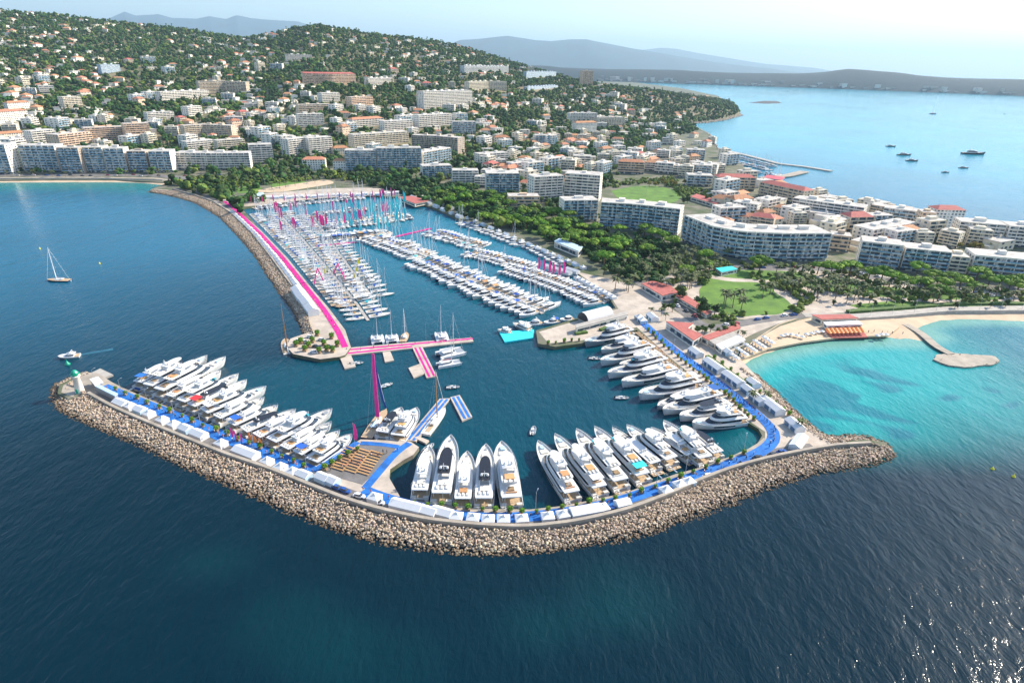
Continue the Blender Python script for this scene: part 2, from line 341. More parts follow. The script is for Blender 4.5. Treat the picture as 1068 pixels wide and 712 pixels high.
# ================================================================== SETTING
# sea
def build_sea():
    na, nd = 420, 560
    a = np.linspace(R(-75), R(75), na); D = np.concatenate([np.linspace(25, 1100, 430), np.geomspace(1110, 58000, nd-430)])
    A, DD = np.meshgrid(a, D); X = DD*np.sin(A); Y = DD*np.cos(A)
    V = np.stack([X.ravel(), Y.ravel(), np.zeros(X.size)], 1)
    # add a strip behind the camera so the sea carries on
    i = np.arange(nd-1)[:, None]*na+np.arange(na-1)[None, :]
    Fc = np.stack([i.ravel(), (i+1).ravel(), (i+1+na).ravel(), (i+na).ravel()], 1)
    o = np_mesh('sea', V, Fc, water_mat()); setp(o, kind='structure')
    x, y = V[:, 0], V[:, 1]
    beach = gl([(772, 384), (782, 378), (802, 370), (828, 364), (860, 359), (905, 356), (950, 357), (975, 350), (962, 341), (980, 335), (1031, 334), (1120, 338), (1300, 350)])
    db = dist_poly(x, y, beach, False)
    beach2 = gl([(178, 193), (120, 190), (60, 190), (0, 191), (-250, 192)]); db2 = dist_poly(x, y, beach2, False)
    nz = (np.sin(x*.045+np.sin(y*.03)*1.7)+np.sin(y*.06+np.sin(x*.025)*2.2)+.6*np.sin(x*.11+y*.09))/2.6
    nz2 = (np.sin(x*.021+1.7*np.sin(y*.017+1))+np.sin(y*.026+1.4*np.sin(x*.019)))/2
    def sm(t): t = np.clip(t, 0, 1); return t*t*(3-2*t)
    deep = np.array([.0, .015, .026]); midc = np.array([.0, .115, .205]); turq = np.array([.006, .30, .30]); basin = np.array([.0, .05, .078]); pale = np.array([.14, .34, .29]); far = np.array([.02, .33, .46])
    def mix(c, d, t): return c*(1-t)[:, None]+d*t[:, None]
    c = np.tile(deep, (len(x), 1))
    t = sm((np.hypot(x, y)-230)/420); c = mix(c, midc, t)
    t = sm((np.hypot(x, y)-700)/900)*.9; c = mix(c, far, t)  # open sea turns paler and more cyan with distance from the camera
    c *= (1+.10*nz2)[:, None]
    # shallow bay on the right
    wl = (1-sm((db-30)/140)); wl = np.clip(wl+nz*.14*(wl > .02)*(wl < .98), 0, 1); wl = wl*(1-.7*sm((x-(g(985, 420).x))/90))*sm((y-(g(880, 500).y))/40); c = mix(c, turq, wl)
    sg = sm((nz+.45*np.sin(x*.19+np.sin(y*.16)*2)*np.sin(y*.21+x*.05)-.2)/.3)*sm((db-12)/22)*(1-sm((db-150)/60))*.6*sm(wl*2-.4); c = mix(c, midc*.75, sg)
    c = mix(c, pale, 1-sm((db-1)/14))
    c = mix(c, turq*.7, (1-sm((db2-8)/70))*.9)
    # green patches over pale bed in front of the breakwater
    for px, py, rr, am in ((640, 640, 26, .14), (215, 585, 22, .10), (300, 645, 22, .07), (570, 655, 18, .07), (400, 690, 20, .05)):
        p = g(px, py); c = mix(c, np.array([.006, .13, .13]), (1-sm((np.hypot((x-p.x)*.8, (y-p.y)*1.1)+nz*10)/rr))*am)
    bas = gl([(140, 407), (322, 486), (376, 458), (430, 462), (418, 519), (552, 531), (653, 513), (795, 455), (664, 344), (606, 358), (640, 320), (598, 279), (481, 231), (377, 203), (264, 216), (366, 362)])
    bx = np.array([p.x for p in bas]); by = np.array([p.y for p in bas]); inn = np.zeros(len(x), bool); j = len(bx)-1
    for k in range(len(bx)):
        cc = ((by[k] > y) != (by[j] > y)); xi = (bx[j]-bx[k])*(y-by[k])/(by[j]-by[k]+1e-9)+bx[k]; inn ^= cc & (x < xi); j = k
    tb = np.clip((y-300)/230, 0, 1)
    bc = basin[None, :]*(1-tb)[:, None]+np.array([.0, .15, .23])[None, :]*tb[:, None]
    dbp = dist_poly(x, y, bas); wt = np.where(inn, .5+np.clip(dbp/24, 0, .5), np.clip(.5-dbp/24, 0, .5))
    c = c*(1-wt)[:, None]+bc*wt[:, None]
    at = o.data.color_attributes.new('sea_tint', 'FLOAT_COLOR', 'POINT')
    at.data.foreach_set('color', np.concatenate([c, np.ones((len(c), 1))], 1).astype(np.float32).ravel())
build_sea()
# land slab
mb = MB(); mb.prism([(p.x, p.y) for p in LAND], -4, GZ); setp(mb.build('ground', M['town']), kind='structure')
# hill terrain
def build_hill():
    na, nd = 460, 300
    a = np.linspace(R(-50), R(24), na); D = np.linspace(620, 4300, nd)
    A, DD = np.meshgrid(a, D); X = DD*np.sin(A); Y = DD*np.cos(A); Z = height(X, Y)
    V = np.stack([X.ravel(), Y.ravel(), Z.ravel()], 1)
    i = np.arange(nd-1)[:, None]*na+np.arange(na-1)[None, :]
    Fc = np.stack([i.ravel(), (i+1).ravel(), (i+1+na).ravel(), (i+na).ravel()], 1)
    zz = V[:, 2][Fc]; Fc = Fc[(zz > -1).any(1)]
    setp(np_mesh('hill', V, Fc, M['soil'], True), kind='structure')
build_hill()
# far mountains and the low cape across the bay
MTN = mat('mountain_ground', (.03, .06, .08), .95, var=.3, vscale=.002, bump=.6, bscale=.001)
CAPE = mat('cape_woodland', (.005, .018, .028), .95, col2=(.012, .03, .04), vscale=.012)
def ridge(name, pts, D, dep, mt, n=200, rough=.06, foot=None, seed=1):
    d = [(azd(ray(px, py)), ray(px, py)) for px, py in pts]; az = [q[0] for q in d]; zs = [CAMH+D*q[1][2]/math.hypot(q[1][0], q[1][1]) for q in d]
    r = random.Random(seed); A = np.linspace(az[0], az[-1], n); Z = np.interp(A, az, zs)
    rows = 14; V = []; ph = [r.uniform(0, 6) for _ in range(8)]
    for j in range(rows):
        t = j/(rows-1); prof = math.sin(math.pi*min(1, t*1.0))**.8 if True else 0
        for i in range(n):
            a = A[i]; wob = sum(math.sin(a*(25+17*k)+ph[k]+t*(3+k))*(.5/(k+1)) for k in range(6))
            rr = D+dep*(t-.5)+wob*dep*.06*math.sin(math.pi*t)
            z = Z[i]*prof*(1+rough*wob*(1 if j != rows//2 else .4))
            if j in (0, rows-1): z = -3
            V.append((rr*math.sin(a), rr*math.cos(a), z))
    i = np.arange(rows-1)[:, None]*n+np.arange(n-1)[None, :]
    Fc = np.stack([i.ravel(), (i+1).ravel(), (i+1+n).ravel(), (i+n).ravel()], 1)
    return setp(np_mesh(name, np.array(V), Fc, mt, True), kind='structure')
ridge('mountains', [(60, 40), (100, 26), (130, 13), (142, 17), (165, 15), (180, 19), (205, 20), (218, 17), (236, 20), (246, 16), (262, 19), (285, 21), (310, 23), (340, 32), (420, 45)], 27000, 7000, MTN, 240, .03)
ridge('mountains', [(455, 52), (480, 42), (500, 41), (530, 38), (545, 40), (558, 42), (575, 43), (595, 41), (612, 41), (625, 44), (640, 47), (660, 51), (680, 54), (720, 61), (760, 67), (800, 71), (850, 78)], 21000, 6000, MTN, 240, .03, seed=4)
ridge('mountains', [(600, 60), (640, 56), (665, 53), (690, 50), (705, 51), (725, 55), (750, 59), (780, 64), (800, 67), (850, 71), (890, 78)], 32000, 8000, MTN, 200, .02, seed=9)
ridge('cape', [(500, 68), (560, 69), (620, 71.5), (660, 72.8), (720, 74.2), (760, 75.6), (790, 76.4), (830, 76.4), (860, 75.2), (885, 73.4), (905, 74), (925, 75.8), (944, 77.2), (965, 79), (987, 80.6), (1020, 81.6), (1068, 83), (1120, 83), (1200, 88)], 6900, 1100, CAPE, 500, .10, seed=21)
mb = MB(); q = gl([(778, 107.5), (790, 106.2), (808, 106.4), (816, 107.8), (800, 108.6)], 0)
mb.prism([(p.x, p.y) for p in q], -1, 4, [(p.x*.6+q[2].x*.4, p.y*.6+q[2].y*.4) for p in q]); setp(mb.build('islet', M['asph']), kind='structure')
# beaches
def beach(name, back, front, zf=-.35, n=60):
    a = smooth_line(gl(back, GZ), n, 1); b = smooth_line(gl(front, 0), n, 1); V = []; rows = 8
    for j in range(rows):
        t = j/(rows-1)
        for i in range(n):
            p = a[i].lerp(b[i], t); V.append((p.x, p.y, GZ+.06+(zf-GZ-.06)*t+.08*math.sin(p.x*.5)*math.sin(p.y*.4)*(0 < j < rows-1)))
    fs = [(j*n+i, j*n+i+1, (j+1)*n+i+1, (j+1)*n+i) for j in range(rows-1) for i in range(n-1)]
    return setp(MB().add(V, fs).build(name, M['sand'], smooth=True), kind='structure')
beach('beach', [(766, 378), (775, 364), (790, 352), (812, 338), (832, 331), (848, 329.5), (890, 331.5), (932, 328.5), (945, 327)], [(775, 384), (783, 377), (802, 370), (828, 364), (860, 359), (880, 357), (904, 356), (932, 356), (966, 360)])
beach('beach', [(940, 327.5), (988, 323.5), (1068, 323), (1200, 327)], [(948, 352), (962, 341), (978, 335.5), (1003, 334), (1031, 335), (1068, 337), (1200, 345)])
beach('beach', [(-200, 187.5), (0, 187), (60, 186.6), (120, 186.6), (176, 189)], [(-200, 193), (0, 190.8), (60, 190.6), (120, 190.4), (150, 191.2), (182, 195)])
# extra fill of sand joining the two beaches
mb = MB(); mb.prism([(p.x, p.y) for p in gl([(770, 376), (790, 353), (814, 340), (834, 334), (890, 334), (932, 331), (938, 341), (925, 350), (880, 351), (835, 357), (800, 364)], GZ)], GZ-1, GZ+.05)
setp(mb.build('beach', M['sand']), kind='structure')

# lawns, paths, roads
def patch(name, pts, mt, h=.06, z=GZ, sm=24):
    q = gl(pts, z); q = smooth_line(q+[q[0]], max(len(pts)*3, sm), 1)[:-1] if sm else q
    mb = MB(); mb.prism([(p.x, p.y) for p in q], z-.5, z+h); return setp(mb.build(name, mt), kind='structure')
patch('park_ground', [(680, 300), (700, 282), (760, 276), (860, 276), (1000, 300), (1100, 312), (1100, 322), (990, 321), (930, 326), (850, 326), (800, 336), (740, 330)], M['paving'], .03)
patch('quay_paving', [(600, 283), (640, 292), (672, 300), (700, 322), (735, 342), (760, 350), (770, 372), (800, 404), (840, 444), (868, 462), (800, 476), (770, 488), (700, 512), (798, 470), (798, 450), (780, 438), (700, 374), (664, 341), (606, 355), (572, 358), (562, 346), (582, 340), (645, 322), (636, 308)], M['paving'], .02, sm=0)
patch('lawn', [(740, 290), (762, 294), (790, 294), (808, 299), (806, 305), (818, 310), (828, 320), (812, 329), (790, 328), (772, 331.5), (742, 324), (722, 317), (731, 311), (728, 303)], M['lawn'], .07)
patch('lawn', [(637, 199), (655, 195), (681, 193), (705, 198), (712, 206), (700, 213), (668, 212), (645, 208)], M['lawn'], .07)
patch('lawn', [(720, 283), (760, 281), (830, 283), (860, 288), (820, 293), (760, 290)], M['lawn'], .07)
patch('lawn', [(885, 318), (940, 313), (1000, 318), (1060, 320), (1050, 323), (980, 323), (900, 325)], M['lawn'], .07)
patch('lawn', [(840, 288), (900, 296), (960, 303), (1040, 307), (1060, 312), (1000, 313), (900, 309), (830, 299)], M['lawn'], .07)
patch('lawn', [(245, 197), (262, 193), (275, 196), (266, 201), (248, 202)], M['lawn'], .07)
patch('lawn', [(278, 190), (300, 187), (325, 190), (310, 196), (285, 196)], M['lawn'], .07)
patch('lawn', [(225, 200), (240, 196), (246, 202), (236, 206)], M['lawn'], .07)
patch('lawn', [(500, 205), (530, 212), (600, 240), (640, 262), (620, 266), (560, 246), (510, 222)], M['lawn'], .07)
patch('north_promenade', [(228, 207), (262, 203), (300, 200), (350, 196), (400, 196), (425, 204), (378, 204), (328, 207), (292, 211.5), (262, 216), (238, 214)], M['paving'], .05)
patch('gravel_path', [(262, 200), (275, 197), (340, 187), (352, 191), (290, 201)], M['sand'], .09)
patch('quay_paving', INNER_W+[(326, 489), (330, 511)]+CREST[:11][::-1]+[(76, 414), (64, 409), (66, 402), (78, 395)], M['stone'], .03, sm=0)
patch('quay_paving', PLAZA+[(400, 533)]+CREST[8:13][::-1]+[(300, 497)], M['paving'], .022, sm=0)
patch('quay_paving', [(400, 532), (418, 519)]+INNER_S[:-3]+[(797, 456), (806, 478)]+CREST[12:-4][::-1], M['stone'], .034, sm=0)
patch('quay_paving', JET_IN+JET_END+JET_CREST+[(230, 208), (247, 219)], M['paving'], .025, sm=0)
patch('beach_walk', [(770, 356), (790, 346), (812, 337.5), (832, 331), (800, 333.5), (772, 341), (768, 350)], M['paving'], .05, sm=0)
def road(name, pts, wd, mt, z=.1, zb=GZ):
    mb = MB(); strip(mb, gl(pts, zb), wd, zb-.3, zb+z); return setp(mb.build(name, mt), kind='structure')
road('seafront_road', [(-150, 183.5), (0, 183), (80, 182.5), (160, 183), (200, 186), (240, 188)], 16, M['asph2'], .1)
road('seafront_promenade', [(-150, 186), (0, 185.4), (80, 185), (160, 185.8), (182, 189)], 7, M['stone'], .14)
road('boulevard', [(660, 262), (700, 273), (760, 279), (860, 280), (960, 298), (1120, 304)], 12, M['asph2'], .1)
road('park_road', [(640, 268), (668, 296), (702, 316), (732, 340), (748, 342), (790, 334), (840, 328)], 8, M['asph2'], .1)
road('beach_promenade', [(838, 328.5), (890, 330), (932, 327), (988, 322), (1068, 321), (1200, 325)], 7, M['conc'], .2)
# seawall on beach promenade
def wall(name, pts, wd, h, mt, label, zb=GZ, cat='wall'):
    mb = MB(); strip(mb, gl(pts, zb), wd, zb-1.5, zb+h); return setp(mb.build(name, mt), label, cat)
wall('promenade_wall', [(880, 334.5), (932, 331.5), (988, 326), (1068, 325.5), (1200, 329)], .8, 1.5, M['conc'], 'long grey retaining wall between the sandy beach and the promenade')
wall('promenade_wall', [(-150, 187.4), (0, 186.9), (100, 186.6), (170, 188.5)], .8, 1.3, M['conc'], 'pale wall behind the narrow beach at far left')
# stone mound of groyne + platform
road('groyne', [(944, 338), (958, 345), (968, 353), (976, 361), (992, 369)], 4.8, M['stone'], .1, 1.1)
mb = MB(); q = smooth_line(gl([(973, 374), (978, 369), (1003, 368), (1018, 370), (1036, 370), (1043, 375.5), (1040, 379), (1028, 380.5), (1005, 383), (985, 380), (973, 374)], .8), 40, 1)[:-1]
mb.prism([(p.x, p.y) for p in q], -2, .8, [(p.x+random.uniform(-.6, .6), p.y+random.uniform(-.6, .6)) for p in q]); setp(mb.build('rock_platform', M['stone']), kind='structure')

# breakwater mounds with boulders
def ico(sub=1):
    t = (1+5**.5)/2; v = [(-1, t, 0), (1, t, 0), (-1, -t, 0), (1, -t, 0), (0, -1, t), (0, 1, t), (0, -1, -t), (0, 1, -t), (t, 0, -1), (t, 0, 1), (-t, 0, -1), (-t, 0, 1)]
    f = [(0, 11, 5), (0, 5, 1), (0, 1, 7), (0, 7, 10), (0, 10, 11), (1, 5, 9), (5, 11, 4), (11, 10, 2), (10, 7, 6), (7, 1, 8), (3, 9, 4), (3, 4, 2), (3, 2, 6), (3, 6, 8), (3, 8, 9), (4, 9, 5), (2, 4, 11), (6, 2, 10), (8, 6, 7), (9, 8, 1)]
    v = [np.array(p)/np.linalg.norm(p) for p in v]
    for _ in range(sub):
        c = {}; nf = []
        def mid(a, b):
            k = (min(a, b), max(a, b))
            if k not in c: p = v[a]+v[b]; v.append(p/np.linalg.norm(p)); c[k] = len(v)-1
            return c[k]
        for a, b, d in f: ab, bd, da = mid(a, b), mid(b, d), mid(d, a); nf += [(a, ab, da), (b, bd, ab), (d, da, bd), (ab, bd, da)]
        f = nf
    return np.array(v), np.array(f)
ICO0 = ico(0); ICO1 = ico(1); ICO2 = ico(2)
def boulder_shape(r):
    V, Fc = ICO1; V = V.copy()
    for _ in range(7):   # chip flat facets off
        n = r.normal(size=3); n /= np.linalg.norm(n); d = r.uniform(.45, .72); s = V@n; V -= np.clip(s-d, 0, None)[:, None]*n
    return V*np.array([r.uniform(.9, 1.3), r.uniform(.75, 1.05), r.uniform(.65, .9)]), Fc
BS = [boulder_shape(rng) for _ in range(9)]
def merged(name, shapes, P, S, A, mt, tilt=.4, smooth=False):
    Vs = []; Fs = []; n = 0
    for k in range(len(P)):
        V, Fc = shapes[k % len(shapes)]; c, s = math.cos(A[k]), math.sin(A[k]); tx = rng.uniform(-tilt, tilt); c2, s2 = math.cos(tx), math.sin(tx)
        W = V*S[k]; y = W[:, 1]*c2-W[:, 2]*s2; z = W[:, 1]*s2+W[:, 2]*c2
        W = np.stack([W[:, 0]*c-y*s, W[:, 0]*s+y*c, z], 1)+P[k]
        Vs.append(W); Fs.append(Fc+n); n += len(V)
    return np_mesh(name, np.concatenate(Vs), np.concatenate(Fs), mt, smooth)
BOULD = []
def wet_foot(mt):
    # boulders are stained dark brown where the sea wets them
    n = mt.node_tree; b = n.nodes['Principled BSDF']; src = b.inputs['Base Color'].links[0].from_socket
    ge = n.nodes.new('ShaderNodeNewGeometry'); sx = n.nodes.new('ShaderNodeSeparateXYZ'); mr = n.nodes.new('ShaderNodeMapRange'); mx = n.nodes.new('ShaderNodeMix'); mx.data_type = 'RGBA'
    n.links.new(ge.outputs['Position'], sx.inputs[0]); n.links.new(sx.outputs['Z'], mr.inputs[0]); mr.inputs[1].default_value = .1; mr.inputs[2].default_value = 1.3
    n.links.new(mr.outputs[0], mx.inputs[0]); mx.inputs[6].default_value = (.10, .065, .035, 1); n.links.new(src, mx.inputs[7]); n.links.new(mx.outputs[2], b.inputs['Base Color'])
wet_foot(M['rock'])
def mound(name, crest, outer, zc, n=80, dens=2.9, size=(.2, .52), fill=True):
    a = smooth_line(gl(crest, zc), n, 1); b = smooth_line(gl(outer, 0), n, 1); V = []; rows = 7
    for j in range(rows):
        t = j/(rows-1)
        for i in range(n):
            p = a[i].lerp(b[i], t*1.05); V.append((p.x, p.y, zc-.8-(zc+1.6)*t+random.uniform(-.2, .2)))
    fs = [(j*n+i, j*n+i+1, (j+1)*n+i+1, (j+1)*n+i) for j in range(rows-1) for i in range(n-1)]
    setp(MB().add(V, fs).build(name, M['rockbase']), kind='structure')
    for i in range(n-1):
        ar = (a[i+1]-a[i]).length*.5+(b[i+1]-b[i]).length*.5; wd = ((b[i]-a[i]).length+(b[i+1]-a[i+1]).length)/2
        for _ in range(int(ar*wd*dens+random.random())):
            t = random.random()**.9*.95; u = random.random(); p = a[i].lerp(a[i+1], u).lerp(b[i].lerp(b[i+1], u), t*1.03)
            if .1 < t < .4 and inside(p.x, p.y): continue
            s = random.uniform(*size)*(1+.3*t)
            BOULD.append((p.x, p.y, zc-.35-(zc+.9)*t+random.uniform(-.3, .5), s))
mound('breakwater_mound', CREST+[(925, 464)], ROCKOUT+[(938, 474)], 3.3, 150)
mound('breakwater_mound', [(84, 402), (72, 400), (80, 392), (92, 388)], [(48, 408), (50, 400), (68, 393), (88, 386)], 2.6, 16)
mound('breakwater_mound', [(925, 465), (915, 462), (890, 462), (872, 462)], [(938, 476), (931, 460), (908, 450.5), (882, 449)], 3.0, 22)
mound('breakwater_mound', EAST_ROCKTOP, EAST_ROCKOUT, 2.6, 40)
mound('jetty_mound', [(327, 346)]+JET_CREST, [(313, 347)]+JET_ROCK, 3.2, 90)
mound('headland_shore', COAST_R[9:], [(a+2, b+1.6) for a, b in COAST_R[9:]], 2.2, 60, dens=.02, size=(1.5, 3))
mound('platform_edge', [(1003, 369), (985, 372), (980, 377), (1000, 381), (1028, 379), (1039, 377)], [(1003, 366.5), (975, 369), (973, 379), (1003, 385), (1030, 382), (1045, 377)], 1.3, 40, dens=.15)
mound('groyne_edge', [(950, 342), (976, 360), (990, 368)], [(948, 344.5), (973, 362), (986, 371)], 1.2, 20, dens=.3)
BOULD.sort(key=lambda b: -(b[3]/math.hypot(b[0], b[1])))
vis = [b for b in BOULD if 0 < proj(b[:3])[0] < 1068]
near = vis[:280]; ids = set(map(id, near)); rest = [b for b in BOULD if id(b) not in ids]
bp = []
for V, Fc in BS: bp.append(Proto(MB().add(V, [tuple(int(i) for i in f) for f in Fc]).build('boulder', M['rock'])))
for k, b in enumerate(near):
    o = bp[k % 9].put((b[0], b[1], b[2]), random.uniform(0, 6.28), b[3], 'tan limestone boulder on the seaward armour slope at the nearest curve of the breakwater', 'large boulders of the breakwater armour', 'boulder')
o = merged('armour_boulders', BS, np.array([b[:3] for b in rest]), [b[3] for b in rest], rng.uniform(0, 6.28, len(rest)), M['rock'])
setp(o, 'mass of tan and brown boulders armouring the harbour breakwaters', 'boulders', kind='stuff')
# crest walls
wall('sea_wall', CREST[1:], 1.3, 2.1, M['stone'], 'long curved stone sea wall along the top of the outer breakwater')
wall('sea_wall', JET_CREST[1:-1], 1.2, 1.9, M['stone'], 'low stone sea wall along the crest of the upper jetty')
road('breakwater_road', [(100, 411), (145, 433), (200, 456), (261, 479), (309, 497), (370, 520), (407, 530.5), (450, 538), (501, 546), (552, 547.5), (602, 541.5), (653, 530), (705, 509), (768, 484), (820, 471), (850, 467)], 7, M['asph2'], .06)
road('jetty_road', [(180, 196.5), (205, 200), (228, 209), (247, 222), (268, 243), (286, 265), (310, 297), (326, 325)], 5, M['asph2'], .06)
# carpets
CAR_W = [(106, 403.5), (144, 419), (182, 434), (232, 455), (283, 475), (326, 492)]
CAR_S = [(379, 511), (395, 518), (414, 523), (443, 530), (468, 537), (501, 540), (531, 540), (577, 536.5), (615, 530), (653, 521), (680, 511), (718, 499), (756, 486), (786, 475), (802, 466), (809, 457), (807, 448), (794, 435.5), (768, 414), (751, 400), (736, 389), (709, 369), (683, 348), (672, 338)]
road('blue_carpet', CAR_W, 6.0, M['bluec'], .14); road('blue_carpet', CAR_S, 5.0, M['bluec'], .14)
road('blue_carpet', [(327, 491), (350, 477), (373, 461)], 2.6, M['bluec'], .13)
road('blue_carpet', [(376, 462), (395, 462.5), (416, 466)], 2.4, M['bluec'], .14); road('blue_carpet', [(427, 462), (414, 470), (398, 489), (381, 509)], 3, M['bluec'], .15)
road('magenta_carpet', [(234, 210), (247, 220), (272, 244), (295, 269), (322, 303), (338, 323), (353, 346), (360, 362)], 3.2, M['magenta'], .14)
road('quay_planking', [(664, 346), (686, 364), (701, 380), (721, 396), (741, 411), (762, 428), (777, 440)], 3.0, M['wood'], .1)

# ================================================================== BOATS
def hull_shape(L, B, ss, sb, n=15, full=.5, draft=.8):
    """stations from stern (-L/2) to bow; returns rows (x, half deck beam, half waterline beam, sheer)"""
    rows = []
    for i in range(n):
        t = i/(n-1); k = max(0, (t-full)/(1-full))
        hb = B/2*((.9+.1*min(1, t*3)) if t < full else (1-k**3.0)**.85); hb = max(hb, .03*B if t < 1 else .012*B)
        hw = B/2*.88*((.95+.05*min(1, t*3)) if t < full*.8 else max(0, 1-((t-full*.8)/(1-full*.8))**1.6)); hw = max(.008*B, min(hw, hb))
        rows.append((-L/2+L*t+(0 if t < 1 else 0), hb, hw, ss+(sb-ss)*t**1.8))
    return rows
def hull_mesh(mb, rows, y0=0, draft=.7):
    n = len(rows); L = rows[-1][0]-rows[0][0]; V = []
    for i, (x, hb, hw, sh) in enumerate(rows):
        t = i/(n-1); rk = L*.05*max(0, (t-.75)/.25)
        for s_ in (1, -1):
            V += [(x, y0+s_*hb, sh), (x-rk*.35, y0+s_*(hb*.5+hw*.5)*1.0, sh*.45), (x-rk, y0+s_*hw, .05), (x-rk*1.2, y0+s_*hw*.5, -draft)]
    fs = []
    for i in range(n-1):
        a = i*8; b = a+8
        for k in range(3): fs += [(a+k+1, b+k+1, b+k, a+k), (a+4+k, b+4+k, b+5+k, a+5+k)]
        fs.append((a+3, a+7, b+7, b+3))
    fs += [(0, 1, 2, 3, 7, 6, 5, 4)]; e = (n-1)*8; fs += [tuple(e+k for k in (4, 5, 6, 7, 3, 2, 1, 0))]
    return mb.add(V, fs)
def deck_mesh(mb, rows, y0=0, drop=.25, inset=.12, i0=0, i1=None):
    rs = rows[i0:i1]; V = []
    for x, hb, hw, sh in rs: V += [(x, y0+max(0.01, hb-inset), sh-drop), (x, y0-max(0.01, hb-inset), sh-drop)]
    return mb.add(V, [(2*i, 2*i+1, 2*i+3, 2*i+2) for i in range(len(rs)-1)])
def bulwark(mb, rows, y0=0, drop=.25, th=.12):
    n = len(rows); V = []
    for x, hb, hw, sh in rows:
        for s_ in (1, -1):
            h2 = max(.01, hb-th); V += [(x, y0+s_*hb, sh), (x, y0+s_*h2, sh), (x, y0+s_*h2, sh-drop)]
    fs = []
    for i in range(n-1):
        a = i*6; b = a+6
        fs += [(a, b, b+1, a+1), (a+1, b+1, b+2, a+2), (a+3, a+4, b+4, b+3), (a+4, a+5, b+5, b+4)]
    return mb.add(V, fs)
def outline(x0, x1, hw, nose=.35, n=8, pw=2.2):
    """blunt stern, rounded nose plan of a deck house"""
    xn = x1-(x1-x0)*nose; P = [(x0, -hw*.93), (x0+(x1-x0)*.06, -hw)]
    for i in range(n+1):
        t = i/n; P.append((xn+(x1-xn)*math.sin(t*math.pi/2), -hw*max(0.02, math.cos(t*math.pi/2))**(2/pw)))
    Q = [(x, -y) for x, y in P[::-1]]
    return P+Q[(1 if abs(P[-1][1]) < .05 else 0):]
def tier(root, x0, x1, hw, z, h, nose=.35, glass='bglass', body='gel', roofover=.3, aft=0.0, names=('cabin', 'window_band', 'upper_deck'), rake=1.0):
    a = outline(x0, x1, hw, nose); b = outline(x0, x1-rake*.25*h, hw*.97, nose)
    MB().prism(a, z, z+h*.36, b).build(names[0], M[body], root)
    c = outline(x0+.05, x1-rake*.28*h-.1, hw*.955, nose); d = outline(x0+.05, x1-rake*1.5*h-.1, hw*.9, nose)
    MB().prism(c, z+h*.36, z+h*.88, d).build(names[1], M[glass], root)
    e = outline(x0-aft, x1-rake*1.45*h+roofover, hw+.05, nose)
    MB().prism(e, z+h*.88, z+h*1.02, None, True).build(names[2], M[body], root)
def railing(mb, P, z, h=.9, step=2):
    for i in range(len(P)-1):
        mb.tube((P[i][0], P[i][1], z+h), (P[i+1][0], P[i+1][1], z+h), .03, n=4, cap=False)
        if i % step == 0: mb.tube((P[i][0], P[i][1], z), (P[i][0], P[i][1], z+h), .02, n=4, cap=False)
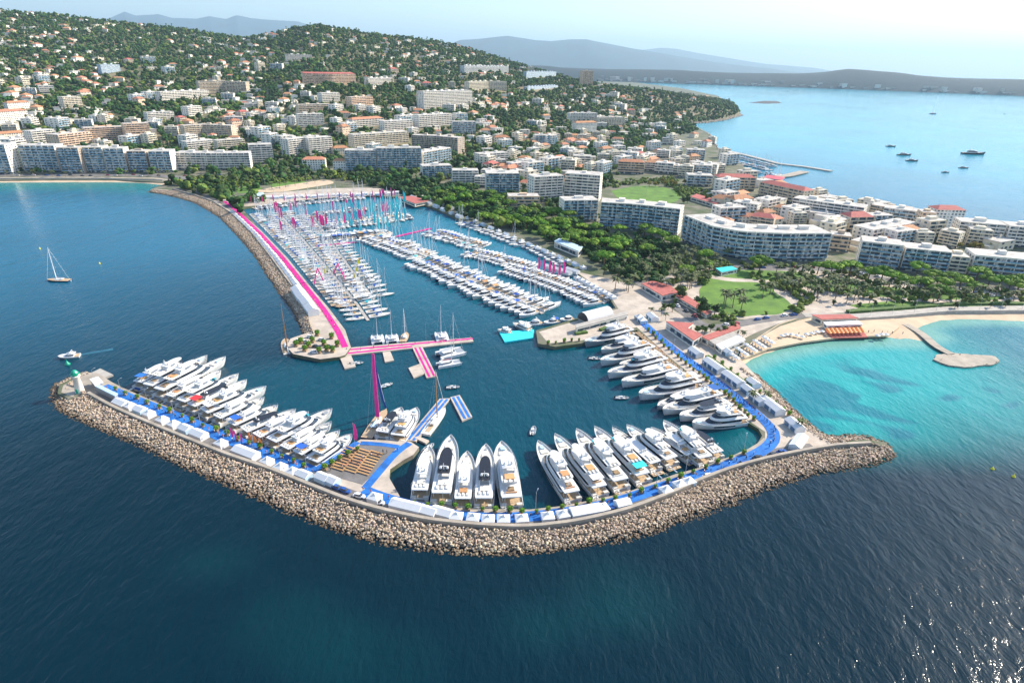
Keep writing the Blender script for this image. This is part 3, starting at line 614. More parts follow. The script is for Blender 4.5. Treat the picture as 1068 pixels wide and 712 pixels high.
def superyacht(L=34.0, B=7.6, hull='gel', decks=3, top='hard', accent='tan', glass='bglass', pool=False, blacktop=False, canvas=None):
    root = empty('superyacht'); rows = hull_shape(L, B, 2.1, 3.9 if L > 28 else 3.2, 19, .48)
    hull_mesh(MB(), rows, 0, 1.0).build('hull', M[hull], root, True)
    mb = MB(); deck_mesh(mb, rows, 0, .5, .14, 5); mb.build('foredeck', M['cream'], root); mb = MB(); deck_mesh(mb, rows, 0, .5, .14, 0, 6); mb.build('aft_deck', M['teak'], root)
    bulwark(MB(), rows, 0, .5, .16).build('bulwark', M['gel'], root)
    # dark glazing in the hull side
    for s_ in (1, -1):
        mb = MB(); V = []
        for i in range(5, 13):
            x, hb, hw, sh = rows[i]; y = s_*((hb*.78+hw*.22)+.06); V += [(x, y+s_*.02, sh*.78), (x, y-s_*.05, sh*.5)]
        mb.add(V, [(2*i, 2*i+2, 2*i+3, 2*i+1) if s_ > 0 else (2*i, 2*i+1, 2*i+3, 2*i+2) for i in range(7)]).build('hull_window', M['bglass'], root)
    MB().prism(outline(-L/2-1.6, -L/2+.2, B*.42, .02), .35, .62, None, True).build('swim_platform', M['teak'], root)
    # transom garage door and steps
    MB().box(-L/2-.06, -L/2-.02, -B*.24, B*.24, .7, 1.7).build('transom_door', M['blue'] if canvas == 'blue' else M['grey'], root)
    z = 2.0; x1 = L*.27; x0 = -L*.36; hw = B*.40; h = 2.5
    tier(root, x0, x1, hw, z, h, .42, glass, aft=L*.105)
    mb = MB()
    for s_ in (1, -1): mb.tube((x0-L*.06, s_*hw*.85, z), (x0-L*.06, s_*hw*.85, z+h*.9), .1); mb.build('deck_pillar', M['gel'], root); mb = MB()
    for s_ in (1, -1): MB().box(x0-L*.13, x0-L*.1, s_*B*.3-.8, s_*B*.3+.8, 1.65, 2.2).build('deck_sofa', M['cush'], root)
    z2 = z+h*1.02; x1b = x1-L*.10; x0b = x0+L*.09
    if decks >= 3:
        tier(root, x0b, x1b, hw*.82, z2, 2.3, .42, glass, aft=L*.06)
        mb = MB(); railing(mb, [(x0-L*.06, -hw*.9), (x0-L*.06, 0), (x0-L*.06, hw*.9), (x0b, hw*.95), (x0b+L*.1, hw*.95)], z2, .9, 1); mb.build('railing', M['alu'], root)
        mb = MB()
        mb.box(x0-L*.035, x0+L*.02, -hw*.35, hw*.35, z2+.35, z2+.75); mb.build('dining_table', M['wood'], root)
        mb = MB(); mb.box(x0-L*.05, x0-L*.04, -hw*.6, hw*.6, z2, z2+.45); mb.build('aft_sofa', M[accent], root)
        z3 = z2+2.3*1.02; xa, xb = x0b+L*.02, x1b-L*.08
    else: z3 = z2; xa, xb = x0b-L*.05, x1b-L*.02
    # sun deck furniture
    for q_ in (-.5, 0, .5): MB().box(xa-L*.1, xa-L*.055, q_*hw-.35, q_*hw+.35, z3+.05, z3+.35).build('sun_lounger', M['cush'], root)
    mb = MB(); mb.box(xa-L*.05, xa+L*.03, -hw*.5, hw*.5, z3, z3+.4); mb.build('sun_pad', M[accent], root)
    if pool: MB().prism(outline(xb-L*.04, xb+L*.03, hw*.32, .5), z3, z3+.35).build('jacuzzi', M['pool'], root)
    if top == 'hard':
        mb = MB()
        for s_ in (1, -1): mb.add([(xa+L*.05, s_*hw*.62, z3), (xa+L*.09, s_*hw*.62, z3), (xa+L*.13, s_*hw*.6, z3+1.9), (xa+L*.08, s_*hw*.6, z3+1.9), (xa+L*.05, s_*hw*.55, z3), (xa+L*.09, s_*hw*.55, z3), (xa+L*.13, s_*hw*.53, z3+1.9), (xa+L*.08, s_*hw*.53, z3+1.9)], [(0, 1, 2, 3), (7, 6, 5, 4), (0, 4, 5, 1), (3, 2, 6, 7), (1, 5, 6, 2), (0, 3, 7, 4)])
        mb.build('radar_arch', M['gel'], root)
        MB().prism(outline(xa+L*.05, xb-L*.01, hw*.68, .4), z3+1.9, z3+2.1, None, True).build('hard_top', M['black' if blacktop else 'gel'], root); zt = z3+2.1
    else: zt = z3
    MB().add([(xb-L*.04, -hw*.6, z3), (xb, -hw*.3, z3), (xb, hw*.3, z3), (xb-L*.04, hw*.6, z3), (xb-L*.05, -hw*.6, z3+.8), (xb-L*.015, -hw*.3, z3+.8), (xb-L*.015, hw*.3, z3+.8), (xb-L*.05, hw*.6, z3+.8)], [(0, 1, 5, 4), (1, 2, 6, 5), (2, 3, 7, 6)]).build('windscreen', M[glass], root)
    mb = MB(); xm = xa+L*.1; mb.tube((xm, 0, zt), (xm-.6, 0, zt+2.6), .16, .07); mb.box(xm-.5, xm-.25, -.9, .9, zt+1.4, zt+1.55); mb.build('radar_mast', M['gel'], root)
    for s_ in (1, -1): MB().lathe([(.1, 0), (.42, .25), (.45, .6), (.3, .95), (.05, 1.05)], 8, (xm+.2, s_*hw*.36, zt)).build('satellite_dome', M['gel'], root, True)
    # foredeck
    if decks > 2:
        tn = MB().prism(outline(x1+L*.075, x1+L*.15, B*.1, .4), 3.0, 3.7).build('deck_tender', M['grey' if pool else 'canvas2'], root)
    for q_ in (-.7, .7): MB().box(-L/2-1.2, -L/2-.6, q_*B*.3-.3, q_*B*.3+.3, .65, .95).build('deck_box', M['blue' if accent == 'tan' else 'cush'], root)
    xf = x1+L*.035; zf = 2.6; mb = MB(); mb.prism(outline(xf-L*.03, xf+L*.07, B*.2, .5), zf-.2, zf+.55); mb.build('foredeck_seat', M['cush' if accent == 'tan' else accent], root)
    MB().prism(outline(xf+L*.1, xf+L*.125, B*.05, .3), 2.8, 3.5).build('windlass', M['alu'], root)
    mb = MB(); railing(mb, [(r[0], r[1]-.05) for r in rows[10:]]+[(r[0], -r[1]+.05) for r in rows[10:][::-1]], 3.1, .9, 1); mb.build('bow_rail', M['alu'], root)
    # gangway to the quay
    MB().box(-L/2-4.5, -L/2-.1, B*.18, B*.18+.55, 1.55, 1.65).build('gangway', M['alu'], root)
    if canvas: MB().prism(outline(x0-L*.075, x0+L*.06, hw*.8, .1), z2+2.15, z2+2.22, None, True).build('awning', M[canvas], root)
    return Proto(root)
def motorboat(L=12.0, B=3.9, hull='gel', fly=True, canvas=None, glass='bglass'):
    root = empty('motor_yacht'); rows = hull_shape(L, B, 1.0, 1.9, 11, .5)
    hull_mesh(MB(), rows, 0, .5).build('hull', M[hull], root, True)
    MB_ = MB(); deck_mesh(MB_, rows, 0, .12, .05); MB_.build('deck', M['gel'], root)
    MB().box(-L/2+.2, -L*.27, -B*.36, B*.36, .95, 1.02).build('cockpit', M['teak'], root)
    tier(root, -L*.26, L*.2, B*.36, 1.0, 1.5, .5, glass, aft=L*.06, names=('cabin', 'window_band', 'cabin_roof'), roofover=.1, rake=.7)
    if fly:
        MB().prism(outline(-L*.22, L*.02, B*.3, .4), 2.5, 2.95).build('flybridge', M['gel'], root)
        MB().prism(outline(-L*.2, -L*.04, B*.24, .1), 2.96, 3.0).build('cushions', M['cush'], root)
        mb = MB(); 
        for s_ in (1, -1): mb.tube((-L*.2, s_*B*.28, 2.6), (-L*.17, s_*B*.2, 4.1), .07)
        mb.box(-L*.19, -L*.15, -B*.22, B*.22, 4.05, 4.15); mb.build('radar_arch', M['gel'], root)
    else: MB().prism(outline(L*.22, L*.34, B*.16, .5), 1.5, 1.75).build('sun_pad', M['cush'], root)
    if canvas: MB().prism(outline(-L*.44, -L*.2, B*.36, .05), 2.7, 2.8, None, True).build('bimini', M[canvas], root)
    return Proto(root)
def sailboat(L=13.0, B=3.9, hull='gel', cover='blue', mh=18.0, mastm='mastw', masts=1):
    root = empty('sailing_yacht'); rows = hull_shape(L, B, .95, 1.35, 11, .42)
    hull_mesh(MB(), rows, 0, .5).build('hull', M[hull], root, True)
    mb = MB(); deck_mesh(mb, rows, 0, .05, .03); mb.build('deck', M['teak' if hull in ('navy', 'black') or masts > 1 else 'cream'], root)
    MB().prism(outline(-L*.14, L*.22, B*.26, .55), .9, 1.5, outline(-L*.14, L*.19, B*.21, .55)).build('coach_roof', M['gel'], root)
    MB().box(-L*.42, -L*.18, -B*.2, B*.2, .93, .97).build('cockpit', M['teak'], root)
    xs = [(L*.08, mh)]+([(-L*.3, mh*.72)] if masts > 1 else [])
    for xm, hm in xs:
        ms = MB().tube((xm, 0, 1.2), (xm-.25, 0, hm), .17*L/13+.04, .1).build('mast', M[mastm], root)
        mb = MB()
        for k in (.4, .68): mb.tube((xm, -B*.3*(1.2-k), hm*k), (xm, B*.3*(1.2-k), hm*k), .04, n=4)
        mb.build('spreader', M[mastm], ms)
        MB().tube((xm, 0, 2.4), (xm-L*.36, 0, 2.3), .1, n=5).build('boom', M[mastm], root)
        MB().tube((xm-.3, 0, 2.62), (xm-L*.34, 0, 2.5), .24, .14, 6).build('sail_cover', M[cover], root)
    xm, hm = xs[0]; mb = MB()
    mb.tube((xm-.2, 0, hm*.97), (L*.49, 0, 1.4), .1, .06, 4, False)
    mb.build('furled_jib', M['canvas'], root)
    mb = MB()
    for s_ in (1, -1): mb.tube((xm-.2, 0, hm*.95), (xm-.3, s_*B*.46, 1.1), .025, n=3, cap=False)
    mb.tube((xm-.2, 0, hm), (-L*.49, 0, 1.1), .025, n=3, cap=False); mb.build('rigging', M['alu'], root)
    MB().prism(outline(-L*.2, -L*.1, B*.22, .3), 1.45, 2.0).build('spray_hood', M[cover], root)
    return Proto(root)
def catamaran(L=14.0, B=7.6, cover='canvas', mh=21):
    root = empty('catamaran'); rows = hull_shape(L, 1.7, 1.5, 1.7, 9, .45)
    for s_ in (1, -1):
        mb = MB(); hull_mesh(mb, rows, s_*(B/2-.85), .4); mb.build('hull', M['gel'], root, True)
        mb = MB(); deck_mesh(mb, rows, s_*(B/2-.85), .02, .02); mb.build('deck', M['gel'], root)
    MB().box(-L*.42, L*.14, -B/2+1.3, B/2-1.3, 1.0, 1.6).build('bridge_deck', M['gel'], root)
    V = [(L*.15, -B/2+1.5, 1.45), (L*.45, -B/2+1.0, 1.45), (L*.45, B/2-1.0, 1.45), (L*.15, B/2-1.5, 1.45)]
    MB().add(V, [(0, 1, 2, 3)]).build('trampoline', M['grey'], root)
    tier(root, -L*.3, L*.16, B*.3, 1.6, 1.3, .4, aft=L*.08, names=('saloon', 'window_band', 'saloon_roof'))
    MB().tube((L*.1, 0, 1.6), (L*.09, 0, mh), .16, .09).build('mast', M['mastw'], root)
    MB().tube((L*.1, 0, 3.6), (-L*.3, 0, 3.5), .15, n=5).build('boom', M['mastw'], root)
    MB().tube((L*.06, 0, 3.9), (-L*.28, 0, 3.8), .3, .18, 6).build('sail_cover', M[cover], root)
    mb = MB(); mb.tube((L*.1, 0, mh*.95), (L*.46, 0, 1.6), .07, n=4)
    for s_ in (1, -1): mb.tube((L*.1, 0, mh*.95), (-L*.1, s_*B*.45, 1.6), .03, n=3)
    mb.build('rigging', M['canvas'], root)
    return Proto(root)
def rib(L=6.5, B=2.4, tube='grey'):
    root = empty('tender'); mb = MB()
    P = [(-L/2, B*.42), (-L*.1, B*.44), (L*.25, B*.36), (L*.42, B*.16), (L*.48, 0)]; P = P+[(x, -y) for x, y in P[::-1][1:]]
    for a, b in zip(P, P[1:]): mb.tube((*a, .5), (*b, .5+.1), .28, n=6)
    mb.build('tube', M[tube], root, True)
    MB().prism([(x, y*.85) for x, y in P], .1, .4).build('hull', M['gel'], root)
    MB().box(-L*.12, L*.05, -.4, .4, .4, 1.3).build('console', M['gel'], root); MB().box(-L*.55, -L*.46, -.25, .25, .3, 1.3).build('outboard', M['black'], root)
    return Proto(root)

def put_boat(proto, bow, stern, L0, B0, beam=None, zb=3.0, zs=1.6, label=None, group=None, cat='yacht', z=0):
    a = g(bow[0], bow[1], zb); b = g(stern[0], stern[1], zs); d = a-b; d.z = 0; L = d.length; c = (a+b)/2
    s = L/L0; sy = (beam/B0) if beam else s
    o = proto.put((c.x, c.y, z), math.atan2(d.y, d.x), (s, sy, (s+sy)/2), label, group, cat); return o
SYP = dict(
    a=superyacht(34, 7.6), b=superyacht(34, 7.6, pool=True, accent='cush'), c=superyacht(30, 7.0, decks=2), d=superyacht(30, 7.0, decks=2, blacktop=True, accent='cush'),
    n=superyacht(36, 7.8, hull='navy', pool=True), g=superyacht(32, 7.2, hull='grey', decks=3, accent='cush'), e=superyacht(34, 7.6, canvas='canvas', accent='tan'), r=superyacht(30, 7, decks=2, canvas='red', blacktop=True),
    t=superyacht(36, 7.8, canvas='teal', accent='tan', pool=True), h=superyacht(26, 6.4, decks=2, accent='cush'), k=superyacht(28, 6.8, decks=2, top='none', accent='cush', blacktop=True), l=superyacht(28, 6.8, decks=2, canvas='blue'))
LD = dict(a=34, b=34, c=30, d=30, n=36, g=32, e=34, r=30, t=36, h=26, k=28, l=28); BD = dict(a=7.6, b=7.6, c=7, d=7, n=7.8, g=7.2, e=7.6, r=7, t=7.8, h=6.4, k=6.8, l=6.8)
DESC = dict(a='white three-deck superyacht with tan sun pad', b='white three-deck superyacht with blue jacuzzi', c='white two-deck yacht with hard top', d='white two-deck yacht with black hard top',
            n='dark blue hulled superyacht', g='grey hulled three-deck superyacht', e='white superyacht with pale aft awning', r='white yacht with red awning and black top', t='white superyacht with teal aft awning',
            h='smaller white two-deck yacht', k='low white open-topped yacht', l='white yacht with blue canvas awning')
def row(rows, where, group, zb=3.4, zs=1.6):
    for i, (bow, stern, k, beam) in enumerate(rows):
        put_boat(SYP[k], bow, stern, LD[k], BD[k], beam, zb, zs, '%s, %s %s' % (DESC[k], ordw(i+1), where), group, 'yacht')
row([((448, 465), (437.5, 521), 'h', 7.0), ((470.5, 456), (460, 526), 'd', 8.4), ((487.5, 471), (482.5, 529), 'c', 7.2), ((507, 464.5), (504.5, 530), 'd', 7.6), ((523, 461.5), (534, 529), 'a', 8.8)],
    'from left of the five at near quay', 'yachts moored stern-to at the near curve of the breakwater')
row([((561, 460), (598, 522), 'a', 7.4), ((578.5, 453), (627, 517), 'e', 7.4), ((601, 448), (649, 510), 'b', 7.8), ((620, 445), (672, 503), 't', 7.6), ((638.5, 444.5), (685, 490), 'k', 6.2), ((653.5, 443), (702, 485), 'g', 7.4), ((679, 445), (722, 479), 'c', 6.6), ((692, 438.5), (737, 484), 'b', 7.8), ((714, 443), (750, 477), 'd', 6.4)],
    'from left in the right-hand near row', 'yachts moored along the right half of the near quay')
row([((609.5, 356.5), (659, 346.5), 'g', 7.5), ((627, 363.5), (664, 355), 'h', 6.2), ((626, 376), (681, 364), 'a', 8), ((646, 379.5), (688, 371), 'c', 6.4), ((633.5, 389), (694, 376.5), 'n' if False else 'b', 8), ((648, 398), (704, 387), 'c', 7.4), ((666, 411), (728, 400), 'e', 9.2), ((686, 421), (722, 411.5), 'k', 6.2), ((691, 426.5), (750, 414), 'l', 8), ((708.5, 433), (761, 424), 'd', 7.2), ((722, 440), (777, 436.5), 'a', 8)],
    'from the pier along the right-hand quay', 'yachts moored along the right-hand quay')
row([((186, 376), (143, 404), 'l', 6.6), ((216.5, 371.5), (153, 409), 'g', 7.4), ((235.6, 373), (164, 414), 'a', 7.8), ((230.6, 386), (175, 419), 'c', 6.2), ((248.8, 389.5), (187, 424), 'b', 7), ((257.6, 396), (198, 429), 'r', 6.6), ((277.8, 403), (211, 435), 'e', 8), ((275.6, 413), (225, 441), 'h', 6.6), ((289.7, 420.6), (240, 447.5), 'l', 6.6), ((308.7, 426), (253, 454), 'd', 6.6), ((322, 429), (266, 460), 'c', 6.6), ((346.6, 426.5), (281, 466), 'b', 7.8), ((345.9, 439), (295, 472.5), 'c', 6.4), ((354.3, 447), (309, 478), 'l', 6.4), ((367, 451.6), (324, 485.5), 'a', 7.6)],
    'from the lighthouse in the left-hand row', 'yachts moored along the left arm of the breakwater')
row([((418.7, 424), (398, 456), 'd', 7), ((435, 424), (414, 459.5), 'a', 7.4)], 'of the two behind the plaza', 'yachts behind the terrace square')
# dark sailing superyacht with the tall magenta and blue banners
def tall_sailer():
    P = sailboat(27, 6.4, 'navy', 'canvas2', 33, 'varn'); r = P.root
    return P
ts = tall_sailer(); rt = put_boat(ts, (403, 425.4), (382, 455.7), 27, 6.4, 6.4, 1.4, 1.2, 'dark blue sailing yacht with a tall magenta banner up its mast beside the terrace square', None, 'sailing yacht')
rt.scale = (rt.scale[0], rt.scale[0], 1.0)
a_ = rt.location; Bn = MB(); xm = 27*.08
mb = MB(); mb.add([(xm-.5, -1.0, 3), (xm-.5, 1.0, 3), (xm-.5, .75, 32.5), (xm-.5, -.75, 32.5), (xm-.75, -1.0, 3), (xm-.75, 1.0, 3), (xm-.75, .75, 32.5), (xm-.75, -.75, 32.5)], [(0, 1, 2, 3), (7, 6, 5, 4), (0, 3, 7, 4), (1, 5, 6, 2), (3, 2, 6, 7)]); mb.build('mast_banner', M['pink'], rt)
mb = MB(); N_ = 16; V = []
for i in range(N_+1):
    t = i/N_; x = xm+(13-xm)*t; z = 31*(1-t)+1.6*t-3.5*math.sin(math.pi*t)
    V += [(x, -.55, z), (x, .55, z), (x-.15, -.55, z+.15), (x-.15, .55, z+.15)]
mb.add(V, [f for i in range(N_) for f in ((4*i, 4*i+1, 4*i+5, 4*i+4), (4*i+2, 4*i+6, 4*i+7, 4*i+3), (4*i, 4*i+4, 4*i+6, 4*i+2), (4*i+1, 4*i+3, 4*i+7, 4*i+5))]); mb.build('forestay_banner', M['blue'], rt)
cl = sailboat(21, 4.8, 'cream', 'canvas', 24, 'varn', 1); o = put_boat(cl, (464.5, 424.5), (443.5, 452), 21, 4.8, 4.8, 1.4, 1.1, 'slender cream classic yacht with teak deck beside the blue-striped pontoon', None, 'sailing yacht')
kt = sailboat(24, 5.6, 'gel', 'canvas2', 27, 'varn', 2); o = put_boat(kt, (297.5, 352), (300.5, 367), 24, 5.6, 5.6, 1.4, 1.1, 'white classic two-masted yacht with tall varnished masts at the corner of the upper jetty', None, 'sailing yacht')

# catamarans at the magenta pontoon
ct = Proto(catamaran().root)
for i, (bx, by, sx, sy, lab) in enumerate([(393, 348, 394.5, 356.5, 'first of the three boats from the jetty'), (408, 347.5, 409.5, 355.5, 'second of the three boats from the jetty'), (459, 345, 462, 354.5, 'behind the far end of the magenta pontoon')]):
    put_boat(ct, (bx, by), (sx, sy), 14, 7.6, 7.2, 1.8, 1.6, 'white catamaran with bare mast, '+lab, 'catamarans at the magenta pontoon', 'catamaran')
put_boat(ct, (484, 364), (457, 370), 14, 7.6, 9.0, 1.8, 1.6, 'largest white catamaran, lying along the outer side of the magenta pontoon', 'catamarans at the magenta pontoon', 'catamaran')
ct2 = catamaran(13, 7, 'red', 18); put_boat(ct2, (481, 376), (456, 380.5), 13, 7, 5.4, 1.4, 1.2, 'slim white catamaran with red sail cover, nearest the camera at the magenta pontoon', None, 'catamaran')
sb0 = sailboat(13, 4.2, 'black', 'canvas', 17); put_boat(sb0, (424, 346), (420, 356), 13, 4.2, 4.6, 1.3, 1.1, 'black hulled sailing yacht, third boat from the jetty on the magenta pontoon', None, 'sailing yacht')

# marina fleet
MBT = [motorboat(12, 3.9), motorboat(12, 3.9, canvas='blue'), motorboat(11, 3.6, fly=False), motorboat(13, 4.1, hull='navy'), motorboat(12, 3.9, canvas='canvas'), motorboat(12, 3.8, hull='cream', fly=False, canvas='tan')]
MBL = [12, 12, 11, 13, 12, 12]; MBB = [3.9, 3.9, 3.6, 4.1, 3.9, 3.8]
MBD = ['white flybridge motor yacht', 'white motor yacht with blue bimini', 'low white open motor boat', 'navy hulled motor yacht', 'white motor yacht with white bimini', 'cream motor boat with tan canopy']
SBT = [sailboat(13, 3.9, 'gel', 'blue', 19.5), sailboat(14, 4.1, 'gel', 'canvas', 21.5), sailboat(15, 4.3, 'navy', 'canvas', 21), sailboat(13, 3.9, 'gel', 'tan', 17), sailboat(13, 3.9, 'gel', 'teal', 18), sailboat(18, 5, 'gel', 'grey', 26)]
SBL = [13, 14, 15, 13, 13, 18]; SBB = [3.9, 4.1, 4.3, 3.9, 3.9, 5]
SBD = ['white sailing yacht with blue sail cover', 'white sailing yacht with white sail cover', 'navy sailing yacht', 'white sailing yacht with tan sail cover', 'white sailing yacht with teal sail cover', 'large white sailing yacht with tall mast']
FL = []
def pontoon_row(spine, side, n, where, group, Lm=13.0, kinds='m', t0=0.0, t1=1.0, gap=1.5, sailmix=0.0, perp=None):
    P = gl(spine, 0); Q = resample(P, 400); L = plen(P)
    for i in range(n):
        t = t0+(t1-t0)*(i+.5)/n; j = min(398, int(t*399)); d = (Q[j+1]-Q[j]).normalized(); nn = Vector((-d.y, d.x, 0))*side
        if perp: nn = perp
        l = Lm*random.uniform(.85, 1.12); sail = random.random() < sailmix
        k = random.choices(range(6), [6, 3, 3, 1, 3, 1] if not sail else [4, 4, 1, 2, 1, 1])[0]
        L0, B0 = (SBL[k], SBB[k]) if sail else (MBL[k], MBB[k]); s = l/L0; beam = min(1.15, (L*(t1-t0)/n*.93)/(B0*s))
        c = Q[j]+nn*(gap+l/2); pr = (SBT if sail else MBT)[k]; rz = math.atan2(nn.y, nn.x)+random.uniform(-.07, .07)
        o = pr.put((c.x, c.y, random.uniform(-.05, .05)), rz, (s, s*beam, s), '%s, %s %s' % ((SBD if sail else MBD)[k], ordw(i+1), where), group, 'sailing yacht' if sail else 'motor yacht')
        FL.append(o)
def pontoon(pts, wd, mt, label, z=.55):
    root = empty('pontoon', gl(pts[:1], 0)[0]); setp(root, label, 'pontoon')
    mb = MB(); q = [p-root.location for p in gl(pts, z)]; strip(mb, q, wd, .1, z, n=0); mb.build('deck', mt, root); return root
pontoon([(442, 273.5), (500, 299), (566, 326.5)], 2.6, M['conc'], 'long pale pontoon between the double row of motor yachts in mid harbour')
pontoon_row([(442, 273.5), (500, 299), (566, 326.5)], -1, 25, 'from the far end on the near side of the central pontoon', 'motor yachts along the central pontoon', 17)
pontoon_row([(442, 273.5), (500, 299), (566, 326.5)], 1, 25, 'from the far end on the far side of the central pontoon', 'motor yachts along the central pontoon', 16, sailmix=.2)
pontoon([(388, 249), (415, 258), (443, 269)], 2.2, M['conc'], 'pontoon left of the central one, crowded with white boats')
pontoon_row([(388, 249), (415, 258), (443, 269)], -1, 15, 'from the far end, near side of the pontoon left of centre', 'boats on the pontoon left of centre', 15, sailmix=.15)
pontoon_row([(388, 249), (415, 258), (443, 269)], 1, 15, 'from the far end, far side of the pontoon left of centre', 'boats on the pontoon left of centre', 15, sailmix=.4)
pontoon([(452, 243), (478, 251), (503, 258.5)], 2.2, M['conc'], 'short pontoon in the far right corner of the harbour')
pontoon_row([(452, 243), (478, 251), (503, 258.5)], -1, 14, 'from the far end, near side of the short far pontoon', 'boats on the short far pontoon', 13, sailmix=.3)
pontoon_row([(452, 243), (478, 251), (503, 258.5)], 1, 14, 'from the far end, far side of the short far pontoon', 'boats on the short far pontoon', 12)
pontoon([(490, 264), (520, 271), (552, 281)], 2.2, M['conc'], 'pontoon behind the central one, ending by the green and white jetty')
pontoon_row([(490, 264), (520, 271), (552, 281)], -1, 15, 'from the far end, near side of the pontoon behind centre', 'boats on the pontoon behind the central one', 12, sailmix=.2)
pontoon_row([(490, 264), (520, 271), (552, 281)], 1, 15, 'from the far end, far side of the pontoon behind centre', 'boats on the pontoon behind the central one', 12)
pontoon([(534, 281), (570, 292), (600, 303), (631, 316)], 2.4, M['conc'], 'long pontoon running parallel to the right-hand shore of the harbour')
pontoon_row([(534, 281), (570, 292), (600, 303), (631, 316)], -1, 26, 'from the far end, near side of the pontoon along the shore', 'motor yachts along the shore pontoon', 15)
pontoon_row([(534, 281), (570, 292), (600, 303), (631, 316)], 1, 24, 'from the far end, far side of the pontoon along the shore', 'motor yachts along the shore pontoon', 11)
pontoon_row([(485, 231.5), (532, 248.5), (570, 262), (596, 277)], -1, 26, 'from the far end under the trees of the right shore', 'boats along the tree-lined shore', 13, sailmix=.15)
# sailing fleet along the upper jetty: finger pontoons with boats both sides
LANES = [([(258, 224), (274, 240), (301, 268), (330, 304), (344, 322)], 0, 42, 'beside the magenta jetty'), ([(290, 222), (316, 250), (345, 284), (373, 318), (384, 334)], 2, 40, 'on the middle lane'), ([(322, 224), (338, 242), (352, 262), (374, 292), (390, 312)], 2, 30, 'on the outer lane')]
for sp2, sides, n, wh in LANES:
    if sides: pontoon(sp2, 1.8, M['conc'], 'pale pontoon among the sailing yachts, %s off the magenta jetty' % ('inner one' if 'middle' in wh else 'outer one'))
    pontoon_row(sp2, 1, n, 'from far end %s%s' % ('right side, ' if sides else '', wh), 'sailing yachts along the upper jetty', 12.5, sailmix=.86)
    if sides: pontoon_row(sp2, -1, n, 'from far end left side, %s' % wh, 'sailing yachts along the upper jetty', 11.5, sailmix=.86)
pontoon([(330, 256.5), (384, 251), (415, 246), (449, 238)], 2.4, M['magenta'], 'long pontoon with magenta carpet crossing the upper basin')
pontoon_row([(340, 253.5), (384, 249), (412, 245)], 1, 11, 'from left, far side of the magenta cross pontoon', 'yachts on the magenta cross pontoon', 21, sailmix=.25)
pontoon_row([(345, 236), (390, 231), (425, 226)], -1, 15, 'from left, front row of the upper basin', 'boats in the upper basin', 15, sailmix=.8)
pontoon([(340, 236), (390, 231), (430, 225.5)], 2.2, M['conc'], 'pale pontoon across the upper basin under teal flags')
pontoon_row([(345, 235), (390, 230), (425, 225)], 1, 15, 'from left, back row of the upper basin', 'boats in the upper basin', 14, sailmix=.8)
pontoon_row([(335, 221), (380, 217), (415, 214)], -1, 14, 'from left, row in front of the northern quay', 'boats near the northern quay', 14, sailmix=.75)
pontoon([(330, 221), (380, 216.5), (420, 213.5)], 2.2, M['conc'], 'northernmost pontoon of the harbour')
pontoon_row([(262, 217), (300, 213), (340, 209), (378, 205.5)], -1, 24, 'from left against the northern quay', 'boats against the northern quay', 13, sailmix=.5)

# magenta pontoon, its finger and tan platforms, blue striped pontoons, turquoise pontoon
def flat_thing(name, pts, z0, z1, mt, label, cat, strips=()):
    c = g(*pts[0], 0); root = empty(name, c, 0, label, cat)
    mb = MB(); mb.prism([((p-c).x, (p-c).y) for p in gl(pts, z1)], z0, z1, None, True); mb.build('deck', mt, root)
    for i, (a, b, wd, m2, nm) in enumerate(strips):
        mb = MB(); strip(mb, [p-c for p in gl([a, b], z1)], wd, z1-.02, z1+.05, n=0); mb.build(nm, m2, root)
    return root
flat_thing('main_pontoon', [(358, 363), (425, 357), (492, 352), (494, 356), (430, 363), (360, 370.5)], -.1, .8, M['paving'], 'broad pontoon with twin magenta carpets off the end of the upper jetty', 'pontoon', [((359, 365), (493, 353), 1.8, M['magenta'], 'carpet'), ((361, 368.5), (430, 361.3), 1.8, M['magenta'], 'carpet')])
flat_thing('finger_pontoon', [(430, 362), (440, 360.5), (455.5, 392), (445, 394)], -.1, .75, M['paving'], 'finger pontoon with twin magenta carpets pointing toward the camera', 'pontoon', [((433, 362.5), (448, 393), 1.1, M['magenta'], 'carpet'), ((437.5, 362), (453, 392), 1.1, M['magenta'], 'carpet')])
for pts, lab in (([(354, 371.5), (366, 370), (371, 382), (359.5, 384.5)], 'tan timber platform nearest the corner of the upper jetty'), ([(399, 367), (407, 366), (411, 375.5), (401.5, 377.5)], 'small tan timber platform midway along the magenta pontoon'), ([(426, 383.4), (438, 379), (446, 388), (431.4, 393.5)], 'tan timber platform joined to the magenta finger pontoon')):
    flat_thing('timber_platform', pts, -.1, .7, M['paving'], lab, 'platform')
flat_thing('striped_pontoon', [(458.5, 415.5), (469.5, 415), (434, 460), (422, 458.5)], -.1, .8, M['paving'], 'long pontoon with twin blue carpets leading from the terrace square', 'pontoon', [((461.5, 416), (426, 458), 1.2, M['bluec'], 'carpet'), ((466.5, 416), (431, 459), 1.2, M['bluec'], 'carpet')])
flat_thing('striped_pontoon', [(469.5, 414), (479.5, 411.5), (492.5, 434), (482, 438.5)], -.1, .8, M['paving'], 'short detached pontoon with twin blue carpets', 'pontoon', [((472.5, 414), (485, 436.5), 1.2, M['bluec'], 'carpet'), ((477, 413), (489.5, 435), 1.2, M['bluec'], 'carpet')])
flat_thing('gangway', [(432, 456), (436, 454.5), (447.5, 459), (444, 462)], .1, .9, M['paving'], 'short tan gangway jutting from the foot of the blue-striped pontoon', 'gangway')
flat_thing('turquoise_pontoon', [(520.5, 346), (557, 343.5), (556, 352), (526.5, 356.5)], -.1, .8, M['teal'], 'turquoise carpeted pontoon off the end of the middle pier', 'pontoon')
